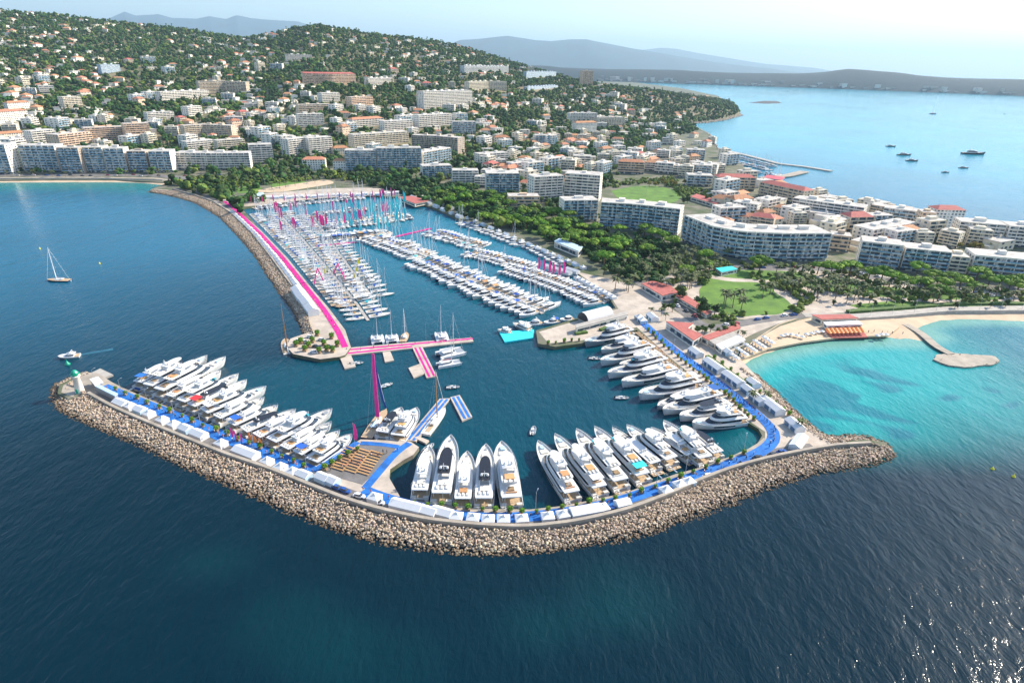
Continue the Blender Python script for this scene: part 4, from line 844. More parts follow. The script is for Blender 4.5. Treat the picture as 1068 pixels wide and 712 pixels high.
flat_thing('floating_dock', [(94, 389), (104.5, 384), (118, 390.5), (108, 394)], -.2, .9, M['conc'], 'pale floating concrete dock beside the lighthouse mole', 'dock')
row([((519, 342.5), (533, 346), 'h', 4.5), ((535, 336), (553, 344), 'h', 5)], 'from left at the turquoise pontoon', 'yachts at the turquoise pontoon', 2, 1)
for i, (bx, by, sx, sy) in enumerate([(546, 338, 566, 336), (567, 336.5, 583, 334), (584, 333.5, 598, 331.5)]): put_boat(MBT[i], (bx, by), (sx, sy), MBL[i], MBB[i], 4.5, 1.5, 1, MBD[i]+', %s from the pier head beside the white vaulted hall' % ordw(i+1), 'boats behind the middle pier', 'motor yacht')
rb = rib()
for i, (x, y, a) in enumerate([(403, 402, 40), (472, 404, 10), (620, 374, -5), (447, 467, 60), (589, 352, 5), (648.5, 415, 0), (556, 449, 80), (372, 379, 20)]): 
    p = g(x, y, .3); rb.put((p.x, p.y, .05), R(a), 1, 'small grey inflatable tender, %s from left among those afloat in the harbour' % ordw(sorted([403, 472, 620, 447, 589, 648.5, 556, 372]).index(x)+1), 'small tenders', 'tender')

# boats out at sea
dk = motorboat(20, 5.2, 'black'); SEA = [(929, 153, 20, 'leftmost of three dark boats anchored in the bay'), (943, 162, 26, 'middle of three dark boats anchored in the bay'), (951, 168, 20, 'rightmost of three dark boats anchored in the bay'), (1015, 161, 42, 'largest dark vessel in the bay, near the right edge'), (1005, 175.5, 16, 'dark boat below the largest vessel in the bay'), (986, 180, 12, 'tiny dark boat left of the right-hand pair in the bay'), (1048, 119, 12, 'tiny boat far out near the right edge of the bay'), (901, 86, 26, 'boat close under the low cape')]
for x, y, l, lab in SEA:
    p = g(x, y); s = l/20; dk.put((p.x, p.y, 0), R(random.uniform(-12, 12)), (s, s*.9, s*1.3), lab, 'boats anchored in the bay', 'boat')
wsb = sailboat(13, 3.9, 'navy', 'red', 17)
p = g(973, 119); wsb.put((p.x, p.y, 0), 0, 2.0, 'tiny distant sailing boat in the middle of the bay', 'distant sailing boats', 'sailing boat')
p = g(1000, 91); wsb.put((p.x, p.y, 0), .5, 3.0, 'tiny sailing boat on the horizon side of the bay, left of its pair', 'distant sailing boats', 'sailing boat')
p = g(1008, 91); wsb.put((p.x, p.y, 0), .5, 3.0, 'tiny sailing boat on the horizon side of the bay, right of its pair', 'distant sailing boats', 'sailing boat')
ls = sailboat(22, 5.4, 'navy', 'canvas', 27); put_boat(ls, (49, 291), (73, 291.5), 22, 5.4, 5.4, 1, 1, 'dark hulled sailing yacht alone on the open sea at far left', None, 'sailing yacht')
sp_ = motorboat(15, 4.4); put_boat(sp_, (60, 371), (83, 369.5), 15, 4.4, 4.8, 1.5, 1, 'white motor yacht under way past the lighthouse', None, 'motor yacht')
mb = MB(); a_, b_ = g(83, 370), g(118, 364); nrm = Vector((-(b_-a_).y, (b_-a_).x, 0)).normalized()
mb.add([a_+nrm*1+Vector((0, 0, .05)), a_-nrm*1+Vector((0, 0, .05)), b_-nrm*1.3+Vector((0, 0, .03)), b_+nrm*1.3+Vector((0, 0, .03))], [(0, 1, 2, 3)])
M['foam'] = mat('foam', (.03, .14, .2), .6, col2=(.01, .09, .15), vscale=.4); setp(mb.build('wake', M['foam']), kind='structure')
# buoys
def buoy(mt):
    r = empty('buoy'); MB().lathe([(.1, -.6), (1.0, -.3), (1.1, .3), (.5, .9), (.25, 1.6)], 8).build('float', M[mt], r, True); MB().tube((0, 0, 1.4), (0, 0, 2.6), .08).build('staff', M[mt], r); return Proto(r)
by_ = buoy('yellow')
for x, y, l in ((41.5, 259.5, 'above the lone sailing yacht at far left'), (104, 275, 'right of the lone sailing yacht at far left'), (1035, 489, 'left one of the pair at the right edge'), (1057, 497, 'right one of the pair at the right edge'), (380, 278, 'off the teal pontoon end')): 
    p = g(x, y); by_.put((p.x, p.y, 0), 0, .65, 'small yellow buoy '+l, 'yellow buoys', 'buoy')
bg_ = buoy('green'); p = g(70.5, 380); bg_.put((p.x, p.y, 0), 0, 1.2, 'green buoy just off the lighthouse mole', None, 'buoy')

# second small harbour on the far side of the headland
road('outer_pier', [(752, 156), (770, 160), (790, 165), (813, 171), (840, 174), (867, 178.5)], 9, M['conc'], .6, 1)
road('inner_pier', [(795, 186), (820, 183.5), (833, 180.5), (839, 179)], 14, M['stone'], .6, 1)
for k, (sp2, n) in enumerate(([[(766, 163), (790, 169), (812, 174.5)], 16], [[(772, 170), (790, 174), (808, 178)], 13], [[(782, 178), (796, 181), (815, 182.5)], 9])):
    pontoon_row(sp2, -1, n, 'from left in %s row of the small harbour across the point' % ['outer', 'middle', 'inner'][k], 'boats in the small harbour across the point', 15, sailmix=.3)

# ================================================================== BUILDINGS
FOOT = []   # (x, y, r) kept clear of trees
def block_parts(root, pts, depth, h, wall='white', style='balc', roof='flat', below=3, floors=None, gl_mat='wglass', side=True, wings=True):
    pts = [Vector((p[0], p[1], 0)) for p in pts]; q = resample(pts, max(2, len(pts)*3)) if len(pts) > 2 else pts
    back = offset(q, depth); fp = [(p.x, p.y) for p in q]+[(p.x, p.y) for p in back[::-1]]
    fl = floors or max(2, round(h/3.1)); fh = h/fl; L = plen(q); W = BW[wall]
    mb = MB(); mb.prism(fp, -below, h)
    if style != 'plain':
        nb = max(2, int(L/6.5)); s = resample(q, nb+1); o1 = offset(s, -1.5)
        for i in range(nb+1):
            a, b = s[i], o1[i]; t = (s[min(nb, i+1)]-s[max(0, i-1)]).normalized()*.14
            mb.prism([(a.x-t.x, a.y-t.y), (b.x-t.x, b.y-t.y), (b.x+t.x, b.y+t.y), (a.x+t.x, a.y+t.y)], fh*.95, h-.1)
    mb.build('wall', W, root)
    def band(p, d0, d1, z0, z1, mb): a = offset(p, d0); b = offset(p, d1); return mb.prism([(v.x, v.y) for v in a]+[(v.x, v.y) for v in b[::-1]], z0, z1, None, True)
    # per floor pieces share one mesh
    o = band(q, -.05, .3, .95 if style == 'plain' else .15, 2.45, MB()).build('glazing', M[gl_mat], root)
    if style == 'plain':   # window openings set apart by wall piers
        bpy.data.objects.remove(o); mb = MB(); nb = max(2, int(L/3.2)); s = resample(q, nb*2+1)
        for i in range(nb):
            a = s[2*i].lerp(s[2*i+1], .45); b = s[2*i+1].lerp(s[2*i+2], .55); band([a, b], -.05, .3, .9, 2.4, mb)
        o = mb.build('window_row', M[gl_mat], root)
    gls = [o]
    if style != 'plain':
        mb = MB(); band(q, -1.5, -.06, -.18, 0, mb)
        e0, e1 = q[0], q[-1]
        bal = mb.build('balcony', W, root); mb = MB(); band(q, -1.6, -1.5, -.1, 1.0, mb)
        par = mb.build('parapet', M['bluegl'] if style == 'glass' else W, bal)
    if side and depth > 9:
        for e, bk in ((q[-1], back[-1]), (q[0], back[0])):
            nrm = (e-bk).normalized(); t = Vector((-nrm.y, nrm.x, 0)); sg = 1 if e is q[-1] else -1
            out = t*sg if (t*sg).dot((q[-1]-q[0]).normalized()*sg) > 0 else -t*sg
            mb = MB(); nw = max(2, int(depth/4.5))
            for i in range(nw):
                a = e.lerp(bk, (i+.3)/nw)+out*.04; b = e.lerp(bk, (i+.7)/nw)+out*.04; a2, b2 = a-out*.3, b-out*.3
                mb.prism([(a.x, a.y), (b.x, b.y), (b2.x, b2.y), (a2.x, a2.y)], .9, 2.4, None, True)
            gls.append(mb.build('side_window', M['wglass'], root))
    for k in range(fl):
        if k == 0:
            for x in gls: x.location.z = 0
            continue
        for x in gls:
            c = x.copy(); C.objects.link(c); c.parent = root; c.location.z = k*fh
        if style != 'plain':
            if k == 1: bal.location.z = fh; par.location.z = 0
            else: c = bal.copy(); C.objects.link(c); c.parent = root; c.location.z = k*fh; d = par.copy(); C.objects.link(d); d.parent = c
    # roof
    if roof == 'flat':
        mb = MB(); a = offset(q, -.3); b = offset(q, depth+.3); mb.prism([(v.x, v.y) for v in a]+[(v.x, v.y) for v in b[::-1]], h+.003, h+.45, None, True); mb.build('roof_edge', W, root)
        a = offset(q, .5); b = offset(q, depth-.5); mb = MB(); mb.prism([(v.x, v.y) for v in a]+[(v.x, v.y) for v in b[::-1]], h+.3, h+.47); mb.build('roof', M['roofg'], root)
        n = max(1, int(L/22)); s = resample(offset(q, depth*.5), n+2)
        for i in range(n):
            mb = MB(); p = s[i+1]; t = (s[i+2]-s[i]).normalized(); m2 = Vector((-t.y, t.x, 0)); a, b = random.uniform(2, 4.5), random.uniform(1.5, 3)
            mb.prism([((p-t*a-m2*b).x, (p-t*a-m2*b).y), ((p+t*a-m2*b).x, (p+t*a-m2*b).y), ((p+t*a+m2*b).x, (p+t*a+m2*b).y), ((p-t*a+m2*b).x, (p-t*a+m2*b).y)], h+.4, h+random.uniform(2.2, 3.4)); mb.build('roof_hut', W, root)
    elif roof in ('tile', 'red'):
        a = offset(q, -.8); b = offset(q, depth+.8); c = offset(q, depth*.5); c[0] = c[0].lerp(c[-1], min(.3, depth*.4/L)); c[-1] = c[-1].lerp(offset(q, depth*.5)[0], min(.3, depth*.4/L)); n = len(q)
        V = [(p.x, p.y, h) for p in a]+[(p.x, p.y, h+min(3.2, depth*.25)) for p in c]+[(p.x, p.y, h) for p in b]; fs = []
        for i in range(n-1): fs += [(i, i+1, n+i+1, n+i), (n+i, n+i+1, 2*n+i+1, 2*n+i)]
        fs += [(0, n, 2*n), (n-1, 3*n-1, 2*n-1), tuple(range(n))[::-1]+tuple(range(2*n, 3*n))]
        MB().add(V, fs).build('roof', M['rtile' if roof == 'tile' else 'rred'], root)
def zfor(base, ytop):
    lo, hi = 1, 120
    for _ in range(30):
        mid = (lo+hi)/2
        if proj((base.x, base.y, base.z+mid))[1] > ytop: lo = mid
        else: hi = mid
    return lo
BLD = []
def bld(label, pts, ytop, depth, wall='white', style='balc', roof='flat', gl_mat='wglass', cat='apartment block', group=None, hmax=45):
    W = [ground_at(x, y) or g(x, y, GZ) for x, y in pts]; W = [Vector(p) for p in W]
    c = W[len(W)//2] if len(W) > 2 else (W[0]+W[1])/2
    z = min(p.z for p in W); mid = (len(pts)//2) if len(W) > 2 else None; bpx = pts[mid] if mid is not None else ((pts[0][0]+pts[1][0])/2, (pts[0][1]+pts[1][1])/2)
    base = Vector((c.x, c.y, z)); h = min(hmax, zfor(base, ytop)); 
    root = empty('apartment_block' if cat == 'apartment block' else cat.replace(' ', '_'), base); setp(root, label, cat, group)
    block_parts(root, [p-base for p in W], depth, h, wall, style, roof, 8 if z > 3 else 1, None, gl_mat)
    P = resample([Vector((p.x, p.y, 0)) for p in W], max(2, int(plen(W)/12)+1)); B_ = offset(P, depth/2)
    for p in B_: FOOT.append((p.x, p.y, depth*.75+4))
    for p in offset(P, -12 if z > 3 else -2): FOOT.append((p.x, p.y, 8 if z > 3 else 3))
    BLD.append(root); return root
T_ = [
 # seafront at far left
 ('cut-off white apartment block at the left edge above the beach', [(-14, 182), (14, 182)], 151, 22, 'white', 'glass', 'flat'),
 ('pale blue balconied seafront block, second from left above the beach', [(27, 180), (64, 180)], 152, 20, 'white', 'glass', 'flat'),
 ('dark glazed seafront block with brown right end wall', [(66, 181), (88, 181)], 154.5, 20, 'brown', 'glass', 'flat'),
 ('blue seafront block with cream right end, fourth from left', [(92, 180), (112, 180)], 154, 22, 'cream', 'glass', 'flat'),
 ('seafront block with blue balconies, fifth from left', [(113, 180), (134, 180)], 155, 18, 'white', 'glass', 'flat'),
 ('narrow brown seafront block between two white ones', [(137, 180), (156, 180)], 158, 18, 'brown', 'glass', 'flat'),
 ('white stepped seafront block with blue balconies left of the long block', [(159, 180), (181, 180)], 158, 22, 'white', 'glass', 'flat'),
 ('long pale curved seafront block at the end of the beach', [(185, 177), (225, 177.5), (262, 177)], 160, 20, 'white', 'balc', 'flat'),
 ('salmon apartment block, left one of three behind the seafront', [(64, 156), (98, 155)], 139, 24, 'pink', 'balc', 'flat'),
 ('long salmon apartment block, middle one behind the seafront', [(92, 151), (132, 149)], 133, 20, 'pink', 'balc', 'flat'),
 ('salmon and white block, right one behind the seafront', [(133, 148), (158, 147)], 129, 18, 'pink', 'balc', 'flat'),
 ('orange-roofed white block at the left edge, lower of two', [(0, 131), (31, 128)], 116, 16, 'white', 'plain', 'tile'),
 ('orange-roofed white block at the left edge, upper of two', [(10, 116), (32, 115)], 107, 12, 'white', 'plain', 'tile'),
 ('long cream block with tiled roof behind the seafront at left', [(0, 150), (30, 147)], 139, 16, 'cream', 'plain', 'tile'),
 ('white block between salmon blocks and the left edge', [(36, 152), (60, 150)], 136, 18, 'white', 'balc', 'flat'),
 ('long white apartment block alone on the lower left slope', [(169, 107), (218, 105)], 95, 14, 'white', 'balc', 'flat'),
 ('wide grey-tan apartment block right of the long white one on the left slope', [(209, 99), (235, 97), (258, 98)], 85, 14, 'tan', 'balc', 'flat'),
 ('small cream tower block on the left slope', [(68, 113), (86, 112)], 101, 14, 'cream', 'balc', 'flat'),
 ('white apartment block with tiled left part on the left slope', [(155, 127), (182, 126)], 117, 14, 'white', 'balc', 'flat'),
 ('crescent tan apartment block above the seafront trees', [(194, 145), (215, 141), (243, 143)], 130, 14, 'tan', 'balc', 'flat'),
 ('pale blue flat-roofed building high on the left slope', [(107, 77), (126, 76)], 67.5, 14, 'blueg', 'plain', 'flat'),
 ('round-cornered white block on the left slope', [(197, 122), (211, 121)], 111, 14, 'white', 'balc', 'flat'),
 ('white block with wide roof left of the park, above the seafront row', [(196, 158), (225, 157)], 147, 16, 'white', 'balc', 'flat'),
 ('cream block right of the park row behind the long seafront block', [(228, 158), (256, 157)], 146, 16, 'cream', 'balc', 'flat'),
 # centre
 ('white twin block, right of the seafront row', [(262, 172), (286, 171)], 151, 18, 'white', 'balc', 'flat'),
 ('white slab block with many fins, left of a pair below the hill', [(302, 164), (322, 163)], 144.5, 16, 'white', 'balc', 'flat'),
 ('white slab block with many fins, right of a pair below the hill', [(323, 162.5), (347, 161)], 143.5, 16, 'white', 'balc', 'flat'),
 ('white house block with orange roof beside the twin fin blocks', [(316, 178), (340, 178)], 166.5, 14, 'white', 'plain', 'tile'),
 ('small white house block with orange roof against the big blue slab', [(348, 179), (361, 179)], 168, 12, 'white', 'plain', 'tile'),
 ('left wing of the biggest blue and white slab behind the park', [(361, 179), (393, 179)], 157, 18, 'white', 'glass', 'flat'),
 ('middle wing of the biggest blue and white slab behind the park', [(394, 179), (440, 178.5)], 154.5, 16, 'white', 'glass', 'flat'),
 ('right wing of the biggest blue and white slab behind the park', [(441, 177), (470, 171)], 156.5, 16, 'white', 'glass', 'flat'),
 ('wide cream apartment block above the blue slab', [(370, 156), (426, 153)], 139, 18, 'cream', 'balc', 'flat'),
 ('long brown and white banded block above the blue slab', [(430, 155), (455, 157), (478, 162)], 142, 18, 'brown', 'balc', 'flat'),
 ('big white rectangular block prominent on the hillside', [(442, 114), (492, 113)], 95, 20, 'white', 'balc', 'flat'),
 ('long pinkish block with red roof line on the upper hillside', [(317, 89), (345, 88), (371, 88)], 77, 14, 'pink', 'balc', 'red'),
 ('long curved cream block on the right shoulder of the hill', [(489, 95), (508, 93), (528, 95)], 85, 14, 'cream', 'balc', 'flat'),
 ('long grey block with central tower near the hill shoulder', [(484, 77), (508, 75), (530, 77)], 69, 14, 'grey', 'balc', 'flat'),
 ('white block with balconies left of the wide cream block', [(312, 133), (338, 132)], 119, 14, 'white', 'balc', 'flat'),
 ('long flat tan block on the middle slope', [(312, 119), (344, 116)], 109, 14, 'tan', 'balc', 'flat'),
 ('white stepped block on the middle slope above the flat tan one', [(336, 107), (354, 107)], 97, 14, 'white', 'balc', 'flat'),
 ('white and pink block in the middle of the slope', [(367, 113), (389, 113)], 101, 14, 'pink', 'balc', 'flat'),
 ('white flat building high under the hilltop tower', [(299, 64), (325, 63)], 57, 12, 'white', 'balc', 'flat'),
 ('white low block on the upper slope right of the hilltop', [(384, 89), (410, 88)], 81.5, 12, 'white', 'balc', 'flat'),
 ('white block with tiled roof left of the brown banded block', [(368, 134), (400, 133)], 124, 16, 'white', 'balc', 'tile'),
 ('white apartment block in the middle of the dense lower slope', [(401, 137), (430, 137)], 126, 16, 'white', 'balc', 'flat'),
 ('pair of joined white blocks above the long brown one', [(437, 133), (471, 133)], 119.5, 16, 'white', 'balc', 'flat'),
 ('white block with green balconies below the big hillside block', [(472, 139), (496, 140)], 127, 14, 'white', 'glass', 'flat'),
 ('long white block in front of the red-roofed town', [(500, 172), (530, 170)], 160, 16, 'white', 'balc', 'flat'),
 ('white stepped block at the right foot of the blue slab', [(441, 188), (471, 187)], 173, 16, 'white', 'glass', 'flat'),
 ('white cubic block right of the stepped one', [(472, 193), (499, 193)], 178, 16, 'white', 'balc', 'flat'),
 ('blue-shaded block with flat roof behind the pines', [(507, 203), (541, 203)], 181, 20, 'white', 'glass', 'flat'),
 ('pink villa-like residence among the harbour pines', [(530, 219), (562, 219)], 205, 16, 'pink', 'balc', 'flat'),
 ('white apartment tower with balconies, left of two above the pines', [(556, 211), (586, 209)], 184, 16, 'white', 'balc', 'flat'),
 ('tallest white apartment tower with dense balconies above the pines', [(588, 208), (624, 211)], 182, 22, 'white', 'balc', 'flat'),
 ('white low block directly below the tallest white tower', [(587, 232), (622, 231)], 209, 18, 'white', 'glass', 'flat'),
 ('large blue and white balconied block left of the crescent block', [(625, 238), (660, 240), (706, 246)], 213, 18, 'white', 'glass', 'flat'),
 ('vast blue balconied block curving above the park, largest in the town', [(711, 252), (739, 265), (768, 271), (812, 273), (860, 273)], 241.5, 26, 'white', 'glass', 'flat'),
 ('white terraced block beside the football lawn', [(716, 194), (742, 195)], 183, 16, 'white', 'glass', 'flat'),
 ('salmon block with red roof above the football lawn', [(644, 181), (671, 182)], 169, 14, 'pink', 'balc', 'tile'),
 ('white block with red roof above the football lawn', [(672, 178), (700, 180)], 170, 14, 'white', 'balc', 'tile'),
 ('tan brown balconied block right of the football lawn', [(746, 199), (786, 200)], 185, 16, 'tan', 'balc', 'red'),
 ('small white building right of the red clubhouse roofs', [(763, 222), (788, 226)], 212, 14, 'white', 'plain', 'flat'),
 ('brown and cream banded block near the second harbour', [(791, 205), (836, 215)], 194.5, 16, 'tan', 'balc', 'red'),
 ('long blue-shaded slab with bright right end wall', [(824, 224), (855, 229), (897, 235)], 211, 18, 'white', 'balc', 'flat'),
 ('brown slab behind the long blue-shaded one', [(905, 228), (957, 238)], 218, 14, 'brown', 'balc', 'flat'),
 ('white curved terrace block behind the front row at right', [(906, 256), (952, 247)], 236, 18, 'white', 'balc', 'flat'),
 ('tan block left of the white stepped tower near the right shore', [(956, 243), (970, 244)], 222, 14, 'pink', 'plain', 'flat'),
 ('white block with blank wall near the right shore', [(972, 237), (1002, 238)], 219, 16, 'white', 'plain', 'red'),
 ('striped blue balcony block at right below the blank-walled one', [(995, 252), (1042, 256)], 233, 18, 'white', 'balc', 'flat'),
 ('white rounded block cut by the right edge of the photo', [(1046, 257), (1082, 260)], 237, 18, 'white', 'balc', 'flat'),
 ('teal-glass front block above the umbrella pines, left half', [(893, 277), (935, 282)], 254, 18, 'white', 'glass', 'flat'),
 ('teal-glass front block above the umbrella pines, right half', [(938, 282), (985, 287)], 261, 18, 'white', 'glass', 'flat'),
 ('low grey block with terraces between two teal-glass fronts', [(986, 287), (1005, 289)], 268, 18, 'cream', 'balc', 'flat'),
 ('long teal-glass front block at the right edge above the pines', [(1009, 289), (1075, 295)], 269, 20, 'white', 'glass', 'flat'),
 ('brick-brown block behind the vast blue one', [(863, 262), (884, 264)], 246, 14, 'brown', 'balc', 'flat'),
 ('round salmon tower block standing alone on the ridge', [(607, 90), (618, 90)], 73, 18, 'pink', 'balc', 'flat'),
 ('pale low block left of the round ridge tower', [(549, 81), (580, 82)], 75, 12, 'blueg', 'plain', 'flat'),
 ('long low grey-blue block on the shoulder below the ridge', [(550, 94), (582, 94)], 90, 12, 'blueg', 'plain', 'flat'),
 ('white blocks terrace left of the headland road', [(594, 128), (622, 128)], 118, 14, 'white', 'balc', 'flat'),
 ('cream block right of the white terrace on the headland', [(624, 131), (650, 132)], 122.5, 14, 'cream', 'balc', 'flat'),
 ('white block with red roof on the headland slope', [(600, 138), (622, 138)], 128, 14, 'white', 'plain', 'tile'),
]
for i_, t_ in enumerate(T_):
    lab, pts, yt, dp, wl, st, rf = t_
    if st != 'glass' and pts[0][0] < 560 and len(pts) == 2 and pts[0][1] < 168:
        (xa_, ya_), (xb_, yb_) = pts; T_[i_] = (lab, [(xa_, ya_+1), (xb_, yb_-(xb_-xa_)*.09)], yt, dp, wl, st, rf)
for lab, pts, yt, dp, wl, st, rf in T_: bld(lab, pts, yt, dp, wl, st, rf)
# hilltop tower
p = ground_at(334, 25) or g(334, 60); dtop = height(p.x, p.y)
ht = empty('observatory_tower', (p.x, p.y, float(p.z)+6), 0, 'slim tan tower on the very top of the hill', 'tower')
MB().lathe([(7, -12), (6, 22), (7, 23), (7, 28), (4, 31)], 10).build('shaft', BW['tan'], ht); MB().tube((2, 0, 30), (2, 0, 48), 1.2, .5).build('antenna', M['rred'], ht)
ht2 = empty('observatory_tower', (p.x-28, p.y, float(p.z)-1), 0, 'shorter square tower left of the hilltop tower', 'tower'); MB().box(-6, 6, -6, 6, -8, 24).build('shaft', BW['tan'], ht2); MB().box(-7, 7, -7, 7, 24, 27).build('cap', BW['cream'], ht2)
FOOT.append((p.x, p.y, 20))

# repeated smaller blocks and villas
def small_block(W_, D_, fl, wall, style, roof):
    r = empty('apartment_house'); block_parts(r, [(-W_/2, 0), (W_/2, 0)], D_, fl*3.1, wall, style, roof, 6, fl); return Proto(r)
SBK = [(small_block(22, 13, 4, 'white', 'balc', 'flat'), 'white flat-roofed'), (small_block(18, 12, 5, 'cream', 'balc', 'flat'), 'cream flat-roofed'), (small_block(20, 12, 3, 'white', 'plain', 'tile'), 'white red-roofed'),
       (small_block(26, 13, 5, 'white', 'glass', 'flat'), 'blue-balconied'), (small_block(18, 12, 4, 'pink', 'plain', 'tile'), 'salmon red-roofed'), (small_block(24, 12, 3, 'cream', 'plain', 'tile'), 'cream red-roofed'), (small_block(22, 13, 4, 'tan', 'balc', 'red'), 'tan red-roofed')]
def villa(wall, roof, W_=13, D_=10, h=6.0, lshape=False):
    r = empty('villa'); mb = MB(); mb.box(-W_/2, W_/2, 0, D_, -4, h)
    if lshape: mb.box(-W_/2-5, -W_/2-.01, 2, D_, -4, h*.55)
    mb.build('wall', BW[wall], r)
    wm = MB().box(-W_*.34, -W_*.2, -.05, .1, 1, 2.4).build('window', M['wglass'], r)
    for dx, dz in ((W_*.27, 0), (W_*.54, 0), (0, 2.9), (W_*.54, 2.9)):
        c = wm.copy(); C.objects.link(c); c.parent = r; c.location = (dx, 0, dz)
    if roof == 'flat': MB().box(-W_/2-.4, W_/2+.4, -.4, D_+.4, h+.003, h+.4).build('roof', M['roofg'], r)
    else:
        V = [(-W_/2-.6, -.6, h), (W_/2+.6, -.6, h), (W_/2+.6, D_+.6, h), (-W_/2-.6, D_+.6, h), (-W_*.25, D_/2, h+2.4), (W_*.25, D_/2, h+2.4)]
        MB().add(V, [(0, 1, 5, 4), (1, 2, 5), (2, 3, 4, 5), (3, 0, 4), (3, 2, 1, 0)]).build('roof', M['rtile'], r)
    MB().box(W_*.1, W_*.1+.7, D_*.6, D_*.6+.7, h, h+2.6).build('chimney', BW[wall], r)
    return Proto(r)
VL = [(villa('white', 'tile'), 'white red-roofed'), (villa('cream', 'tile', 14, 10), 'cream red-roofed'), (villa('white', 'flat', 15, 9, 6, True), 'white flat-roofed'), (villa('pink', 'tile', 12, 10), 'salmon red-roofed'), (villa('cream', 'flat', 16, 9, 5.5, True), 'cream flat-roofed'), (villa('white', 'tile', 18, 10, 7, True), 'large white red-roofed')]
cols = [(-50, 90, 'at the far left'), (90, 180, 'left of the saddle'), (180, 275, 'below the saddle'), (275, 340, 'left below the hilltop tower'), (340, 410, 'right below the hilltop tower'), (410, 500, 'around the big white block'), (500, 570, 'on the hill shoulder'), (570, 640, 'below the round salmon tower'), (640, 790, 'on the headland'), (790, 1100, 'near the right shore')]
bands = [(0, 55, 'near the ridge'), (55, 75, 'high on the slope'), (75, 95, 'on the upper middle slope'), (95, 118, 'on the lower middle slope'), (118, 140, 'low on the slope'), (140, 165, 'at the foot of the slope'), (165, 400, 'in the flat town')]
def place(protos, rects, n, dmin, scl=(.85, 1.15), kind='villa', weights=None, foot=9):
    out = []
    for (x0, x1, y0, y1, wgt) in rects:
        cnt = 0; tries = 0
        while cnt < int(n*wgt) and tries < 1500:
            tries += 1; px, py = random.uniform(x0, x1), random.uniform(y0, y1); p = ground_at(px, py)
            if kind == 'villa' and math.sin(px*.09+py*.05)+math.sin(py*.21-px*.04)+math.sin(px*.031) < random.uniform(-1.6, .8): continue
            if p is None or not inside(p.x, p.y): continue
            if kind == 'villa' and p.z < 3 and py < 130: continue
            if any((p.x-a)**2+(p.y-b)**2 < (r+dmin*.5)**2 for a, b, r in FOOT): continue
            k = random.choices(range(len(protos)), weights)[0]; pr, ds = protos[k]
            view = math.atan2(-p.x, p.y); o = pr.put((p.x, p.y, p.z), view+random.choice((random.uniform(-.4, .3), random.uniform(.6, 1.2), random.uniform(.6, 1.2))), random.uniform(*scl))
            FOOT.append((p.x, p.y+5, foot)); d = Vector((p.x, p.y, 0)).normalized()
            FOOT.append((p.x-d.x*9, p.y-d.y*9, 5.5)); out.append((o, ds, px, py)); cnt += 1
    cells = {}
    for o, ds, px, py in out:
        c = next(s for a, b, s in cols if a <= px < b); b = next(s for a, b2, s in bands if a <= py < b2); cells.setdefault((ds, b, c), []).append((px, o))
    for (ds, b, c), lst in cells.items():
        lst.sort(key=lambda q: q[0])
        for i, (px, o) in enumerate(lst):
            if len(lst) > 1: lab = '%s %s, %s from left of its kind %s %s' % (ds, 'villa' if kind == 'villa' else 'house block', ordw(i+1), b, c)
            else: lab = 'only %s %s %s %s' % (ds, 'villa' if kind == 'villa' else 'house block', b, c)
            setp(o, lab, kind, 'villas scattered over the hill' if kind == 'villa' else 'smaller apartment houses of the town')
    return out
place(SBK, [(505, 640, 148, 184, .17), (640, 765, 150, 186, .13), (560, 700, 132, 158, .09), (0, 255, 128, 158, .12), (255, 500, 114, 162, .14), (0, 560, 66, 118, .12), (870, 1060, 222, 258, .09), (760, 880, 192, 240, .07), (500, 560, 176, 200, .03), (540, 680, 100, 135, .05)], 250, 7, scl=(.8, 1.2), kind='apartment house', foot=13, weights=[6, 6, 2, 4, 1, 2, 1])
place(VL, [(0, 270, 20, 70, .2), (0, 270, 70, 135, .18), (255, 560, 36, 80, .13), (255, 560, 80, 140, .14), (500, 640, 100, 160, .13), (640, 760, 96, 182, .09), (500, 640, 150, 200, .05), (880, 1060, 228, 262, .03), (740, 870, 195, 240, .04)], 300, 10, scl=(.9, 1.5), weights=[2, 2, 5, 1, 5, 2])
VILLA_N = 300

BF = list(FOOT)
# ---- harbour side buildings
def slab_building(name, pts, h, wallm, roofm, label, cat='building', over=.5, z=GZ, windows=True):
    W = gl(pts, z); c = sum(W, Vector())/len(W); root = empty(name, c, 0, label, cat); L_ = [p-c for p in W]
    mb = MB(); mb.prism([(p.x, p.y) for p in L_], 0, h); mb.build('wall', wallm, root)
    k = 1+over/max(4, max(p.length for p in L_)); mb = MB(); mb.prism([(p.x*k, p.y*k) for p in L_], h+.003, h+.35, None, True); mb.build('roof', roofm, root)
    if windows:
        n = len(L_); ar = sum(L_[i].x*L_[(i+1) % n].y-L_[(i+1) % n].x*L_[i].y for i in range(n))
        for i in range(n):
            a, b = L_[i], L_[(i+1) % n]; d = b-a
            if d.length < 4: continue
            t = d.normalized(); o = Vector((t.y, -t.x, 0))*(1 if ar > 0 else -1); u0_, u1_ = a+t*.8+o*.05, b-t*.8+o*.05
            mb = MB(); mb.prism([(u0_.x, u0_.y), (u1_.x, u1_.y), ((u1_-o*.3).x, (u1_-o*.3).y), ((u0_-o*.3).x, (u0_-o*.3).y)], .9, h*.75, None, True); mb.build('window', M['wglass'], root)
    return root
slab_building('clubhouse', [(669, 302), (690, 314.5), (706, 311), (698, 304), (680, 299)], 4, BW['white'], M['rred'], 'low clubhouse with flat red roof above the sunken road')
slab_building('promenade_building', [(704, 313), (736, 332), (742, 329.5), (712, 310)], 2.6, BW['cream'], M['rred'], 'long narrow red-roofed terrace between lawn and sunken road')
